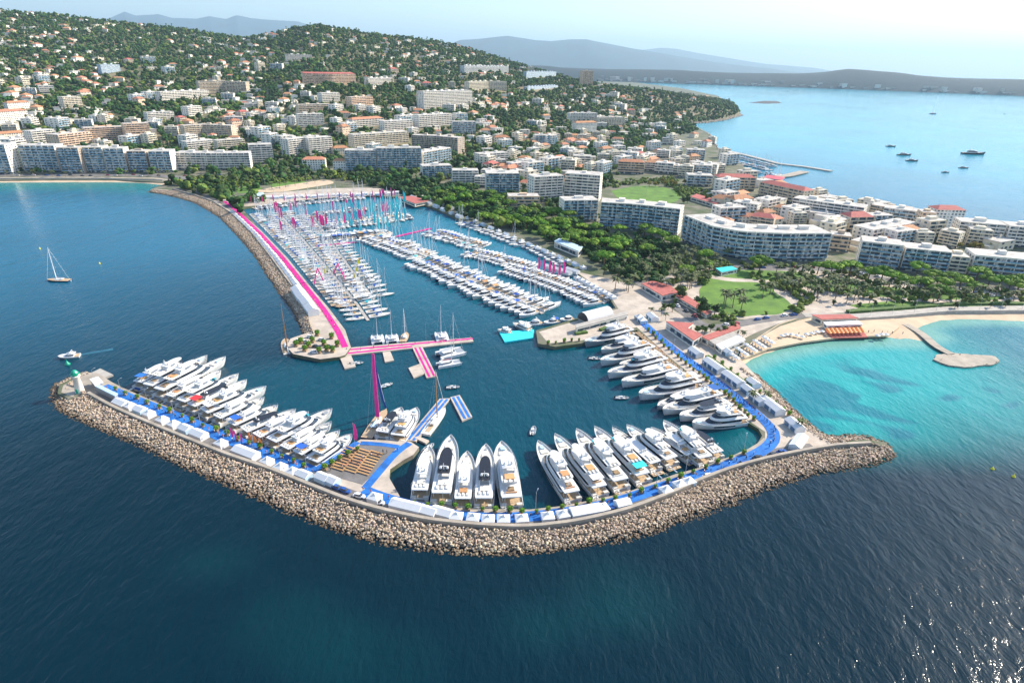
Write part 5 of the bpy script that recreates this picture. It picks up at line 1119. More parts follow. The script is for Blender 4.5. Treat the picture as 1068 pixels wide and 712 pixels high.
slab_building('harbour_building', [(694, 343), (722, 363), (731, 357), (716, 350), (722, 345)], 4.5, BW['white'], M['rred'], 'flat red-roofed building beside the blue carpet')
slab_building('beach_pavilion', [(731, 357.5), (738, 361), (771, 348.5), (768, 344)], 3.6, BW['cream'], M['rred'], 'long red-roofed beach pavilion behind the small trees')
slab_building('beach_restaurant', [(743, 362), (752, 370), (776, 360), (768, 354)], 3, BW['white'], M['canvas'], 'white-roofed beach restaurant at the end of the sand')
slab_building('beach_restaurant', [(738, 360), (745, 365), (768, 355), (762, 351)], 3.2, BW['tan'], M['conc'], 'tan-roofed beach restaurant behind the white one')
slab_building('beach_restaurant', [(846, 334), (856, 339), (893, 337.5), (884, 333.5)], 3.4, BW['cream'], M['rred'], 'brown-roofed restaurant on the right-hand beach')
slab_building('beach_bar', [(858, 340.5), (862, 344), (898, 342.5), (893, 339)], 2.6, BW['white'], M['canvas'], 'white-roofed bar strip in front of the brown-roofed restaurant')
slab_building('terrace_building', [(600, 344.5), (601, 348), (654, 334), (652, 330.5)], 3.4, BW['white'], M['conc'], 'long white terrace building along the middle pier')
slab_building('harbour_office', [(415, 209), (430, 208), (447, 213), (433, 216)], 3.5, BW['cream'], M['rred'], 'red-roofed building in the pines at the far corner of the harbour')
slab_building('pier_hall', [(578, 258), (583, 255), (607, 264), (603, 268.5)], 5, BW['white'], M['canvas2'], 'pale blue roofed hall under the pines on the right shore', windows=True)
slab_building('shore_kiosk', [(537, 226), (556, 226), (556, 230), (538, 230)], 4, BW['cream'], M['roofg'], 'flat-roofed pavilion among the pines below the pink residence')
slab_building('gatehouse', [(262, 205), (275, 204), (276, 207), (263, 208)], 3, BW['white'], M['canvas2'], 'small pale pavilion on the northern promenade')
slab_building('container_office', [(96, 402), (104, 399.5), (109, 405), (101, 408)], 3, M['conc'], M['canvas'], 'white box building beside the lighthouse')
slab_building('covered_shelter', [(101, 408.5), (104, 406.5), (124, 416), (121, 418.5)], 2.6, M['grey'], M['canvas2'], 'long pale awning running down from the lighthouse building', windows=False)
slab_building('stand', [(746, 284), (762, 282), (768, 285), (752, 288)], 3, BW['white'], M['teal'], 'small kiosk with turquoise roof at the back of the lawn')
slab_building('red_clubhouse', [(720, 209), (726, 206), (752, 214), (746, 217)], 4, BW['cream'], M['rred'], 'long red-roofed clubhouse right of the football lawn')
slab_building('red_hall', [(795, 189), (800, 186.5), (818, 189), (814, 192)], 5, M['grey'], M['red'], 'bright red roofed hall by the small harbour across the point')
# vaulted white hall on pier
a, b = g(613.5, 338.5, GZ), g(640, 331.5, GZ); d = (b-a); L_ = d.length; root = empty('vaulted_hall', a, math.atan2(d.y, d.x), 'white barrel-vaulted hall with dark end on the middle pier', 'hall')
V = []; n = 10; wd = 5.0
for x in (0, L_):
    for i in range(n+1): an = math.pi*i/n; V.append((x, math.cos(an)*wd+wd, math.sin(an)*5+.8)); 
mb = MB(); mb.add(V, [(i, i+1, n+2+i, n+1+i) for i in range(n)][::1]); mb.build('vault', M['canvas'], root)
MB().add([(0.05, v[1], v[2]) for v in V[:n+1]], [tuple(range(n+1))]).build('dark_end', M['dark'], root); MB().add([(L_-.05, v[1], v[2]) for v in V[:n+1]], [tuple(range(n+1))]).build('end_wall', M['canvas2'], root)
MB().box(0, L_, 0, 2*wd, 0, .8).build('base', M['conc'], root)
# lighthouse
p = g(83.5, 408, 2.2); lh = empty('lighthouse', (p.x, p.y, 2.0), 0, 'white harbour lighthouse with green lantern at the left tip of the breakwater', 'lighthouse')
MB().lathe([(2.0, -2), (1.9, 0), (1.35, 7.4), (1.9, 7.8), (1.9, 8.1)], 12).build('tower', BW['white'], lh, True)
MB().lathe([(1.2, 8.1), (1.2, 9.6), (1.5, 9.7), (.9, 10.5), (.1, 11)], 10).build('lantern', M['green'], lh)
mb = MB(); 
for i in range(10): mb.tube((1.85*math.cos(.628*i), 1.85*math.sin(.628*i), 8.1), (1.85*math.cos(.628*i), 1.85*math.sin(.628*i), 9.1), .05, n=4)
mb.lathe([(1.8, 9.05), (1.92, 9.05), (1.92, 9.15), (1.8, 9.15)], 12); mb.build('gallery_rail', M['green'], lh)
MB().box(-.5, .5, -1.98, -1.7, 0, 2.1).build('door', M['green'], lh)

# ================================================================== TREES
def leafmat(name, col, col2, v=.3): 
    mt = mat(name, col, .75, col2=col2, vscale=.5, objvar=.2, island=v, spec=.2); return mt
M['pine'] = leafmat('pine_foliage', (.16, .27, .02), (.085, .17, .018)); M['leaf'] = leafmat('leaf_foliage', (.09, .14, .03), (.045, .08, .02)); M['dkleaf'] = leafmat('dark_foliage', (.05, .085, .025), (.025, .05, .018))
M['palmleaf'] = leafmat('palm_fronds', (.13, .15, .06), (.07, .09, .035)); M['autumn'] = leafmat('autumn_foliage', (.3, .2, .03), (.14, .15, .03))
def leaves(mb, c, rad, n, size, flat=.0, r=random):
    for _ in range(n):
        while True:
            v = Vector((r.uniform(-1, 1), r.uniform(-1, 1), r.uniform(-.6, 1)))
            if .55 < v.length < 1.03: break
        p = Vector((c[0]+v.x*rad[0], c[1]+v.y*rad[1], c[2]+v.z*rad[2])); nn = Vector((r.gauss(0, 1), r.gauss(0, 1), r.gauss(0, 1)+1.2)).normalized(); a = nn.orthogonal().normalized(); b = nn.cross(a); s = size*r.uniform(.6, 1.3)
        an = r.uniform(0, 6.28); a, b = a*math.cos(an)+b*math.sin(an), b*math.cos(an)-a*math.sin(an)
        mb.add([p-a*s-b*s*.6, p+a*s-b*s*.5, p+a*s*.8+b*s*.6, p-a*s*.7+b*s*.7], [(0, 1, 2, 3)])
def lump(mb, c, rad, seed):
    r = random.Random(seed); V, Fc = ICO1
    mb.add([(c[0]+v[0]*rad[0]*r.uniform(.75, 1.1), c[1]+v[1]*rad[1]*r.uniform(.75, 1.1), c[2]+v[2]*rad[2]*r.uniform(.75, 1.1)) for v in V], [tuple(int(i) for i in f) for f in Fc])
def tree(kind, seed):
    r = random.Random(seed)
    if kind == 'umbrella_pine':
        root = empty('umbrella_pine'); t = MB(); t.tube((0, 0, -1), (.4, .2, 6.5), .45, .3); 
        for k in range(5): a = k*1.26; t.tube((.4, .2, 6), (4*math.cos(a), 4*math.sin(a), 8.6), .2, .08, 5)
        t.build('trunk', M['trunk'], root); mb = MB()
        for k in range(11):
            a = r.uniform(0, 6.28); d = r.uniform(1.4, 5.2) if k else 0; c = (d*math.cos(a), d*math.sin(a), 8.6-d*.2+r.uniform(-.3, .3)); rr = (r.uniform(2.9, 3.8), r.uniform(2.9, 3.8), r.uniform(1.5, 2.1))
            lump(mb, c, [q*.8 for q in rr], seed*10+k); leaves(mb, c, rr, 75, .38, r=r)
        mb.build('crown', M['pine'], root)
    elif kind == 'broadleaf_tree' or kind == 'autumn_tree' or kind == 'dark_evergreen':
        root = empty(kind); t = MB(); t.tube((0, 0, -1), (.1, 0, 3.8), .35, .22)
        for k in range(4): a = k*1.57+.4; t.tube((.1, 0, 3.2), (1.8*math.cos(a), 1.8*math.sin(a), 6), .16, .06, 5)
        t.build('trunk', M['trunk'], root); mb = MB()
        for k in range(8):
            a = r.uniform(0, 6.28); d = r.uniform(.6, 2.3); z = r.uniform(3.6, 7.6); c = (d*math.cos(a), d*math.sin(a), z); rr = (r.uniform(1.3, 2.0),)*2+(r.uniform(1.2, 1.8),)
            lump(mb, c, [q*.75 for q in rr], seed*10+k); leaves(mb, c, rr, 60, .34, r=r)
        mb.build('crown', M[{'broadleaf_tree': 'leaf', 'autumn_tree': 'autumn', 'dark_evergreen': 'dkleaf'}[kind]], root)
    else:
        root = empty('palm_tree'); t = MB(); h = 7.5+r.uniform(-1, 1.5); t.tube((0, 0, -1), (.2, .1, h*.5), .28, .22, 7); t.tube((.2, .1, h*.5), (.3, 0, h), .22, .24, 7); t.build('trunk', M['ptrunk'], root); mb = MB()
        for k in range(22):
            a = k*2.4+r.uniform(-.2, .2); e = r.uniform(-.3, 1.1); prev = None; L_ = r.uniform(3.2, 4.2); V = []
            for j in range(5):
                s = j/4; x = L_*s*math.cos(e*.6); z = h+L_*s*math.sin(e)*.8-s*s*1.7; wv = .6*math.sin(math.pi*min(1, s*.9+.12))+.03
                cx, cy = x*math.cos(a)+.3, x*math.sin(a); V += [(cx-wv*math.sin(a), cy+wv*math.cos(a), z-.18), (cx, cy, z), (cx+wv*math.sin(a), cy-wv*math.cos(a), z-.18)]
            mb.add(V, [f for j in range(4) for f in ((3*j, 3*j+1, 3*j+4, 3*j+3), (3*j+1, 3*j+2, 3*j+5, 3*j+4))])
        mb.build('crown', M['palmleaf'], root)
    return Proto(root)
TK = {k: [tree(k, s) for s in ss] for k, ss in dict(umbrella_pine=(1, 2, 3), broadleaf_tree=(4, 5), dark_evergreen=(6, 7), autumn_tree=(8,), palm_tree=(9, 10, 11)).items()}
NAT = dict(umbrella_pine='bright green umbrella pine', broadleaf_tree='green leafy tree', dark_evergreen='dark evergreen tree', autumn_tree='yellow-orange autumn tree', palm_tree='palm tree')
TREES = {}
def put_tree(kind, px, py, sc, where):
    p = g(px, py, GZ)
    if not bool(inside(p.x, p.y)): return
    o = random.choice(TK[kind]).put((p.x, p.y, GZ+.05), random.uniform(0, 6.28), (sc, sc, sc*random.uniform(.9, 1.1))); TREES.setdefault((kind, where), []).append((px, o)); FOOT.append((p.x, p.y, 3))
def scatter(kinds, rects, where, smin=.8, smax=1.15):
    for x0, x1, y0, y1, n in rects:
        for i in range(n):
            x = x0+(x1-x0)*(i+random.random())/n; t = (x-x0)/max(1, x1-x0)
            put_tree(random.choice(kinds), x, random.uniform(y0, y1), random.uniform(smin, smax), where)
for x, y in ((852, 286), (885, 288), (905, 293), (918, 296), (927, 299), (955, 288), (938, 302), (945, 303), (962, 305), (980, 305), (990, 297), (1017, 295), (1014, 307), (1040, 302), (1052, 303), (1060, 308), (978, 314), (1030, 300), (866, 289), (1000, 303), (972, 296), (1064, 300)): put_tree('umbrella_pine', x, y, random.uniform(.95, 1.2), 'in the row under the right-hand teal-glass blocks')
for x, y in ((645, 245), (650, 262), (672, 246), (680, 252), (690, 254), (676, 268), (702, 262), (632, 262), (660, 238), (735, 284), (792, 284), (715, 290), (630, 278), (655, 276), (737, 276), (618, 262), (640, 266)): put_tree('umbrella_pine', x, y, random.uniform(.9, 1.25), 'in the grove below the large blue and white block')
scatter(['umbrella_pine'], [(455, 545, 206, 214, 9), (470, 560, 214, 222, 9), (500, 600, 226, 236, 11), (530, 600, 234, 250, 9), (560, 620, 236, 252, 7), (590, 650, 252, 266, 7)], 'in the belt of pines along the right harbour shore', .8, 1.2)
scatter(['dark_evergreen', 'broadleaf_tree'], [(400, 470, 186, 196, 8), (460, 600, 200, 240, 12), (600, 680, 230, 270, 11), (620, 700, 272, 296, 12)], 'in the dark belt behind the harbour pines', .8, 1.1)
scatter(['broadleaf_tree', 'dark_evergreen'], [(20, 60, 181, 183, 5), (196, 262, 190, 204, 9), (232, 300, 184, 190, 7)], 'in the park at the far end of the jetty', .7, 1.0)
scatter(['palm_tree'], [(200, 400, 183, 190, 26), (230, 330, 190, 198, 9), (0, 190, 183.5, 185, 12)], 'in the palm band behind the northern promenade', .75, 1.0)
scatter(['palm_tree'], [(690, 760, 264, 290, 22), (700, 740, 284, 302, 18), (640, 695, 284, 306, 12)], 'in the palm grove left of the big lawn', .9, 1.2)
scatter(['palm_tree'], [(790, 900, 294, 312, 26), (840, 975, 300, 318, 30), (960, 1066, 306, 318, 16), (800, 900, 286, 296, 10)], 'in the palm band behind the right-hand beach', .85, 1.15)
for x, y in ((756, 322), (764, 321), (772, 326), (755, 317), (771, 317)): put_tree('palm_tree', x, y, 1.15, 'in the cluster standing on the big lawn')
scatter(['palm_tree'], [(778, 852, 384, 452, 5), (770, 800, 352, 366, 2), (672, 700, 322, 336, 3)], 'along the beach side of the quay', .5, .7)
scatter(['broadleaf_tree'], [(722, 766, 354, 345, 8), (690, 702, 320, 326, 3)], 'beside the red-roofed beach pavilion', .5, .7)
put_tree('dark_evergreen', 709, 313, 1.1, 'at the left rim of the lawn'); put_tree('dark_evergreen', 730, 330, 1.5, 'at the near left corner of the lawn'); put_tree('dark_evergreen', 745, 329, .9, 'at the near edge of the lawn')
scatter(['dark_evergreen'], [(860, 1066, 318, 322, 9)], 'in the hedge line above the promenade wall', .45, .6)
scatter(['autumn_tree'], [(675, 715, 191, 195, 7), (1000, 1040, 258, 262, 6), (782, 812, 222, 226, 6)], 'of the small yellowing trees between blocks', .7, 1.0)
scatter(['broadleaf_tree', 'dark_evergreen'], [(705, 780, 196, 216, 14), (955, 1000, 246, 258, 8)], 'behind the football lawn', .7, 1.0)
for (kind, where), lst in TREES.items():
    lst.sort(key=lambda q: q[0])
    for i, (px, o) in enumerate(lst): setp(o, ('%s, %s from left %s' % (NAT[kind], ordw(i+1), where)) if len(lst) > 1 else '%s %s' % (NAT[kind], where), 'palm' if kind == 'palm_tree' else 'tree', NAT[kind]+'s '+where if len(lst) > 1 else None)
# the remaining far villas, past the three hundred largest
def far_villas():
    Vs = []; Fs = []; Mi = []; n = 0; rr = random.Random(11)
    for i in range(850):
        px = rr.uniform(-10, 690); y0 = np.interp(px, [s[0] for s in SKY], [s[1] for s in SKY]); py = y0+2+(150-y0)*rr.random()**1.25
        p = ground_at(px, py)
        if math.sin(px*.09+py*.05)+math.sin(py*.21-px*.04)+math.sin(px*.031) < rr.uniform(-1.8, 1.2): continue
        if p is None or p.z < 4 or any((p.x-a)**2+(p.y-b)**2 < (r+5)**2 for a, b, r in FOOT): continue
        W_, D_, h = rr.uniform(10, 19), rr.uniform(8, 11), rr.uniform(5, 9); a = math.atan2(-p.x, p.y)+rr.choice((rr.uniform(-.4, .3), rr.uniform(.6, 1.2))); ca, sa = math.cos(a), math.sin(a)
        hip = 2.0 if rr.random() < .38 else .4
        L_ = [(-W_/2, 0, -4), (W_/2, 0, -4), (W_/2, D_, -4), (-W_/2, D_, -4), (-W_/2, 0, h), (W_/2, 0, h), (W_/2, D_, h), (-W_/2, D_, h), (-W_/2-.5, -.5, h), (W_/2+.5, -.5, h), (W_/2+.5, D_+.5, h), (-W_/2-.5, D_+.5, h), (-W_*.25, D_*.5, h+hip), (W_*.25, D_*.5, h+hip)]
        Vs += [(p.x+x*ca-y*sa, p.y+x*sa+y*ca, p.z+z) for x, y, z in L_]
        for f, m_ in (((0, 1, 5, 4), 0), ((1, 2, 6, 5), 0), ((2, 3, 7, 6), 0), ((3, 0, 4, 7), 0), ((8, 9, 13, 12), 1), ((9, 10, 13, 13), 1), ((10, 11, 12, 13), 1), ((11, 8, 12, 12), 1)):
            f = tuple(dict.fromkeys(f)); Fs.append(tuple(n+k for k in f)); Mi.append(m_ if hip > 1 else m_*2)
        n += 14; FOOT.append((p.x, p.y+4, 7)); d = Vector((p.x, p.y, 0)).normalized(); FOOT.append((p.x-d.x*9, p.y-d.y*9, 5))
    me = bpy.data.meshes.new('far_villas'); me.from_pydata(Vs, [], Fs); M['vw'] = mat('villa_render', (.72, .68, .6), .85, island=.2)
    for k in (M['vw'], M['rtile'], M['roofg']): me.materials.append(k)
    me.polygons.foreach_set('material_index', Mi); o = bpy.data.objects.new('far_villas', me); C.objects.link(o); setp(o, 'smallest pale villas dotted through the far hillside woodland', 'villas', kind='stuff'); print('far villas', n//14)
far_villas()
# woodland of the hill: one mass of crowns
def clump(seed, base, n, tall):
    # an uneven crown: several lumps of different size set off-centre
    r = np.random.default_rng(seed); Vs = []; Fs = []; V, Fc = base
    for i in range(n):
        a = r.uniform(0, 6.28); d = r.uniform(.15, .62) if i else 0; rad = r.uniform(.34, .62)
        W = V*(1+r.uniform(-.25, .2, (len(V), 1)))*np.array([rad, rad, rad*r.uniform(.6, .95)])
        c = np.array([d*math.cos(a)*(.35 if tall else 1), d*math.sin(a)*(.35 if tall else 1), r.uniform(-.45, .5) if not tall else -.7+2.2*i/n]); W = W*(.55 if tall else 1)+c
        Vs.append(W); Fs.append(Fc+i*len(V))
    return np.concatenate(Vs), np.concatenate(Fs)
def woods():
    F_ = np.array(FOOT); pts = []
    sp_ = 11.0
    gx, gy = np.meshgrid(np.arange(-2700, 1150, sp_), np.arange(560, 3150, sp_)); x = gx.ravel()+rng.uniform(-5.5, 5.5, gx.size); y = gy.ravel()+rng.uniform(-5.5, 5.5, gx.size)
    a = np.arctan2(x, y); D = np.hypot(x, y); d0 = np.interp(a, _ga, _gd); dr = np.maximum(np.interp(a, _ga, _gr), d0+150); u = (D-d0)/(dr-d0)
    keep = (u > -.7) & (D < dr+np.where(a > R(3), 700, 90)) & (a > R(-47)) & (a < R(26)) & inside(x, y); keep &= (D < 1700) | (rng.random(len(x)) < .72)
    x, y, D, u = x[keep], y[keep], D[keep], u[keep]
    cd = dist_poly(x, y, LAND); k = (cd > 6) & ((u > .0) | (rng.random(len(x)) < .9)); x, y, D, u = x[k], y[k], D[k], u[k]
    # towards the flat town only gaps between houses
    ok = np.ones(len(x), bool)
    for fx, fy, fr in F_: ok &= (x-fx)**2+(y-fy)**2 > (fr+1.0)**2
    for poly in ([(637, 199), (655, 195), (681, 193), (705, 198), (712, 206), (700, 213), (668, 212), (645, 208)], [(228, 207), (262, 199), (300, 187), (350, 187), (425, 204), (328, 209)], [(-250, 190), (-250, 182), (240, 182), (240, 190)]):
        P = gl(poly, GZ); bx = [p.x for p in P]; by = [p.y for p in P]; inn = np.zeros(len(x), bool); j = len(P)-1
        for i in range(len(P)):
            c = ((by[i] > y) != (by[j] > y)) & (x < (bx[j]-bx[i])*(y-by[i])/(by[j]-by[i]+1e-9)+bx[i]); inn ^= c; j = i
        ok &= ~inn
    x, y, D, u = x[ok], y[ok], D[ok], u[ok]; z = np.maximum(height(x, y), GZ)
    shp = []
    for k in range(8):
        shp.append(clump(k, ICO0, 6, k % 8 == 7))
    s = 3.6+4.6*rng.random(len(x))**1.6*np.where(D > 1700, 1.12, 1)
    for nm, sel, mt, lab in (('dark_woodland', np.arange(len(x)) % 5 != 0, 'dkleaf2', 'mass of dark green woodland between the villas of the hill'), ('light_woodland', np.arange(len(x)) % 5 == 0, 'leaf2', 'lighter green tree crowns mixed through the hillside woodland')):
        P = np.stack([x[sel], y[sel], z[sel]+s[sel]*.7], 1)
        o = merged(nm, shp, P, s[sel], rng.uniform(0, 6.28, sel.sum()), M[mt], .3); setp(o, lab, 'woodland', kind='stuff')
    print('woods', len(x))
M['dkleaf2'] = mat('wood_dark', (.05, .1, .02), .8, island=.55, col2=(.025, .055, .018), vscale=.01, spec=.15, bump=1.0, bscale=.8); M['leaf2'] = mat('wood_light', (.14, .18, .03), .8, island=.4, col2=(.09, .13, .03), vscale=.02, spec=.15, bump=1.0, bscale=.8)
woods()
def grove(name, regions, mt, s0, s1, lab, seed):
    r = np.random.default_rng(seed); P = []; S = []
    for poly, dens in regions:
        Q = gl(poly, GZ); bx = [p.x for p in Q]; by = [p.y for p in Q]; A = abs(sum(bx[i]*by[(i+1) % len(Q)]-bx[(i+1) % len(Q)]*by[i] for i in range(len(Q))))/2
        m_ = int(A*dens/18*2.2); x = r.uniform(min(bx), max(bx), m_*3); y = r.uniform(min(by), max(by), m_*3); inn = np.zeros(len(x), bool); j = len(Q)-1
        for i in range(len(Q)):
            inn ^= ((by[i] > y) != (by[j] > y)) & (x < (bx[j]-bx[i])*(y-by[i])/(by[j]-by[i]+1e-9)+bx[i]); j = i
        x, y = x[inn], y[inn]; x, y = x[:int(A*dens/18)], y[:int(A*dens/18)]; ok = inside(x, y)
        for root in BLD: 
            pass
        for fx, fy, fr in BF: ok &= (x-fx)**2+(y-fy)**2 > (fr+.5)**2
        x, y = x[ok], y[ok]; s = r.uniform(s0, s1, len(x)); P.append(np.stack([x, y, GZ+s*.75], 1)); S.append(s)
    P = np.concatenate(P); S = np.concatenate(S); shp = []
    for k in range(8):
        shp.append(clump(k+50, ICO1, 9, False))
    o = merged(name, shp, P, S, rng.uniform(0, 6.28, len(S)), M[mt], .3); setp(o, lab, 'greenery', kind='stuff'); print(name, len(S))
BELT = [([(395, 184), (470, 190), (560, 212), (600, 232), (650, 246), (710, 258), (700, 268), (690, 300), (665, 298), (640, 285), (612, 268), (560, 246), (520, 232), (490, 225), (465, 215), (430, 202), (400, 198)], .75)]
PARK = [([(728, 286), (745, 284), (738, 296), (726, 300)], .9), ([(796, 292), (822, 298), (836, 312), (826, 310), (810, 300)], .9), ([(760, 326), (800, 327), (806, 331), (772, 333)], .3), ([(636, 190), (700, 185), (724, 200), (716, 207), (706, 197), (681, 191.5), (655, 193.5), (636, 197.5)], .5), ([(690, 305), (716, 303), (712, 318), (740, 326), (770, 334), (760, 337), (725, 326), (700, 316)], .8), ([(830, 306), (850, 306), (842, 326), (815, 331), (832, 319)], .7), ([(780, 286), (830, 290), (835, 306), (812, 302), (790, 296)], .5), ([(690, 262), (760, 274), (850, 276), (850, 281), (735, 283), (715, 300), (700, 300)], .5), ([(860, 282), (960, 300), (1100, 308), (1100, 318), (980, 317), (900, 312), (830, 302), (800, 290)], .4), ([(195, 186), (265, 184), (400, 182), (420, 192), (345, 187), (262, 193), (225, 202), (205, 198)], .55), ([(700, 196), (780, 200), (782, 214), (755, 214), (712, 208)], .6), ([(948, 246), (995, 250), (995, 262), (958, 262)], .5)]
grove('undergrowth', BELT, 'dkleaf2', 2.0, 4.0, 'dense dark shrubbery and low trees filling the belt behind the harbour', 1)
grove('park_shrubs', PARK, 'leaf2', 1.4, 3.0, 'low green shrubs between the palms and pines of the parks', 2)
# low far town on the cape across the bay (too small and many to count)
Vb = []; r = random.Random(5)
V0 = np.array([(-1, -1, 0), (1, -1, 0), (1, 1, 0), (-1, 1, 0), (-1, -1, 1), (1, -1, 1), (1, 1, 1), (-1, 1, 1)], float); F0 = np.array([(4, 5, 6, 7), (0, 1, 5, 4), (1, 2, 6, 5), (2, 3, 7, 6), (3, 0, 4, 7)])
Vs = []; Fs = []; n = 0
for i in range(900):
    px = 600+340*r.random()**1.1 if r.random() < .82 else r.uniform(900, 1068); az = azd(ray(px, 80)); D = r.uniform(6380, 6640); t = (D-6350)/1100; 
    z = 30*t*.5; W = V0*np.array([r.uniform(8, 28), 8, r.uniform(10, 26) if r.random() < .9 else 45]); Vs.append(W+np.array([D*math.sin(az), D*math.cos(az), z])); Fs.append(F0+n); n += 8
M['fart'] = mat('far_render', (.5, .45, .4), .9, island=.3); o = np_mesh('far_town', np.concatenate(Vs), np.concatenate(Fs), M['fart']); setp(o, 'tiny pale buildings of the far town along the low cape across the bay', 'town', kind='stuff')

# ================================================================== TENTS, CARS, LAMPS, PEOPLE
def tent(L_, W_, h=2.6, style='gable', side='canvas', n=1):
    root = empty('marquee_tent')
    for sx in range(1): 
        mb = MB(); mb.box(-L_/2, L_/2, -W_/2, W_/2, 0, h); mb.build('side_wall', M[side], root)
    k = max(1, int(round(L_/5))); w1 = L_/k
    for i in range(k):
        cx = -L_/2+w1*(i+.5)
        mb = MB()
        if style == 'pagoda': mb.add([(cx-w1/2-.1, -W_/2-.2, h), (cx+w1/2+.1, -W_/2-.2, h), (cx+w1/2+.1, W_/2+.2, h), (cx-w1/2-.1, W_/2+.2, h), (cx-w1*.16, -W_*.16, h+.9), (cx+w1*.16, -W_*.16, h+.9), (cx+w1*.16, W_*.16, h+.9), (cx-w1*.16, W_*.16, h+.9), (cx, 0, h+2.2)], [(0, 1, 5, 4), (1, 2, 6, 5), (2, 3, 7, 6), (3, 0, 4, 7), (4, 5, 8), (5, 6, 8), (6, 7, 8), (7, 4, 8), (3, 2, 1, 0)])
        else: mb.add([(cx-w1/2, -W_/2-.2, h), (cx+w1/2, -W_/2-.2, h), (cx+w1/2, W_/2+.2, h), (cx-w1/2, W_/2+.2, h), (cx-w1/2, 0, h+1.5), (cx+w1/2, 0, h+1.5)], [(0, 1, 5, 4), (2, 3, 4, 5), (1, 2, 5), (3, 0, 4), (3, 2, 1, 0)])
        mb.build('roof', M['canvas'], root)
        MB().box(cx-w1*.35, cx+w1*.35, W_/2-.1, W_/2+.03, .1, h-.5).build('window', M['winw'], root)
    return Proto(root)
TS = {k: tent(*v) for k, v in dict(p=(4.6, 4.6, 2.7, 'pagoda'), g=(9, 5, 2.8, 'gable'), l=(14, 5.4, 3.0, 'gable'), b=(6, 4.6, 2.7, 'gable', 'canvas2'), q=(9.2, 4.6, 2.7, 'pagoda', 'canvas2')).items()}
TD = dict(p='small peaked white tent', g='white ridge-roofed marquee', l='long white marquee', b='white-roofed tent with pale blue sides', q='double-peaked white tent with pale blue sides')
TN = []
def put_tent(k, x, y, path, where, group, sc=1):
    p = g(x, y, GZ+.1); P = gl(path, GZ); best = min(range(len(P)-1), key=lambda i: ((P[i]+P[i+1])/2-p).length); d = P[best+1]-P[best]
    o = TS[k].put((p.x, p.y, GZ+.1), math.atan2(d.y, d.x), (sc*(.8 if k in 'lg' else .9), sc*.8, sc*.72)); TN.append((k, where, group, x, o))
for k, x, y in (('g', 128, 421), ('p', 137, 424), ('b', 148, 428), ('p', 157, 432), ('p', 171, 438.5), ('p', 182.5, 443), ('b', 195, 447.5), ('g', 209, 453.5), ('p', 232, 463), ('l', 258, 473), ('p', 280, 482), ('p', 294, 488), ('p', 306.5, 493), ('b', 318, 496)): put_tent(k, x-1, y+2.2, CAR_W, 'along the left blue carpet', 'tents along the left blue carpet')
for k, x, y in (('b', 337, 501), ('b', 346, 504), ('p', 391, 522), ('l', 424, 531), ('g', 461, 537.5), ('g', 445, 536), ('p', 476, 542), ('p', 493.5, 543.5), ('p', 509, 545), ('p', 525, 545), ('p', 544, 544.5), ('p', 571, 542), ('p', 587, 540), ('l', 611, 536), ('p', 628, 533), ('b', 649, 528), ('p', 694, 514.5), ('q', 713, 507), ('l', 832, 464)): put_tent(k, x, y, CAR_S, 'along the curved blue carpet', 'tents along the curved blue carpet')
for k, x, y in (('q', 668, 335), ('g', 725, 370), ('l', 744, 384), ('l', 764, 398), ('b', 779, 409), ('l', 804, 426), ('g', 828, 446), ('g', 680, 333), ('g', 790, 419), ('b', 757, 369), ('b', 785, 402)): put_tent(k, x, y, CAR_S[-12:], 'between the right-hand quay and the beach', 'tents between the right-hand quay and the beach', 1.15)
for i in range(26):
    t = i/25; x = 255+t*165; y = 210-t*6.5+random.uniform(-.6, .6); put_tent(random.choice('pbg'), x, y-1.5, [(255, 208), (420, 202)], 'on the northern quay', 'tents on the northern quay')
for x, y in ((423, 206.5), (431, 210), (439, 213), (447, 216), (455, 219.5), (463, 223), (471, 226.5), (479, 230), (430, 205.5), (440, 209), (450, 212.5), (460, 217), (470, 221), (480, 226)): put_tent(random.choice('gpl'), x, y-3, [(420, 212), (480, 234)], 'in the far right corner of the harbour', 'tents in the far corner of the harbour', 1.1)
for i in range(16):
    t = i/15; put_tent(random.choice('pb'), 488+t*120, 231+t*52-2.5, [(488, 233), (540, 252), (608, 287)], 'under the pines of the right shore', 'tents under the pines of the right shore')
for x, y in ((575, 281), (582, 283), (589, 285), (597, 284)): put_tent('l', x, y, [(570, 276), (600, 286)], 'in the white cluster behind the magenta pennants', 'white marquee cluster on the right shore')
for x in range(9): put_tent('p', 602+x*4.6, 291.5+x*2.5, [(600, 290), (640, 312)], 'in the peaked row near the middle pier', 'peaked tents near the middle pier')
JT = [(247, 222), (272, 245), (295, 271), (322, 306), (338, 326)]
Q = resample([Vector((a, b, 0)) for a, b in JT], 34)
for i, q in enumerate(Q[:-4]): put_tent('b' if i % 3 else 'g', q.x-4-3*(i/33), q.y+1+.5*i/33, JT, 'along the magenta jetty carpet', 'tents along the magenta jetty carpet')
for x, y in ((311, 307), (315, 313), (320, 319), (325, 326)): put_tent('g', x, y, JT, 'in the big white cluster near the end of the jetty', 'large marquees near the end of the jetty', 1.6)
cells = {}
for k, wh, gr, x, o in TN: cells.setdefault((k, wh, gr), []).append((x, o))
for (k, wh, gr), lst in cells.items():
    lst.sort(key=lambda q: q[0])
    for i, (x, o) in enumerate(lst): setp(o, ('%s, %s from left of its kind %s' % (TD[k], ordw(i+1), wh)) if len(lst) > 1 else 'only %s %s' % (TD[k], wh), 'tent', gr)

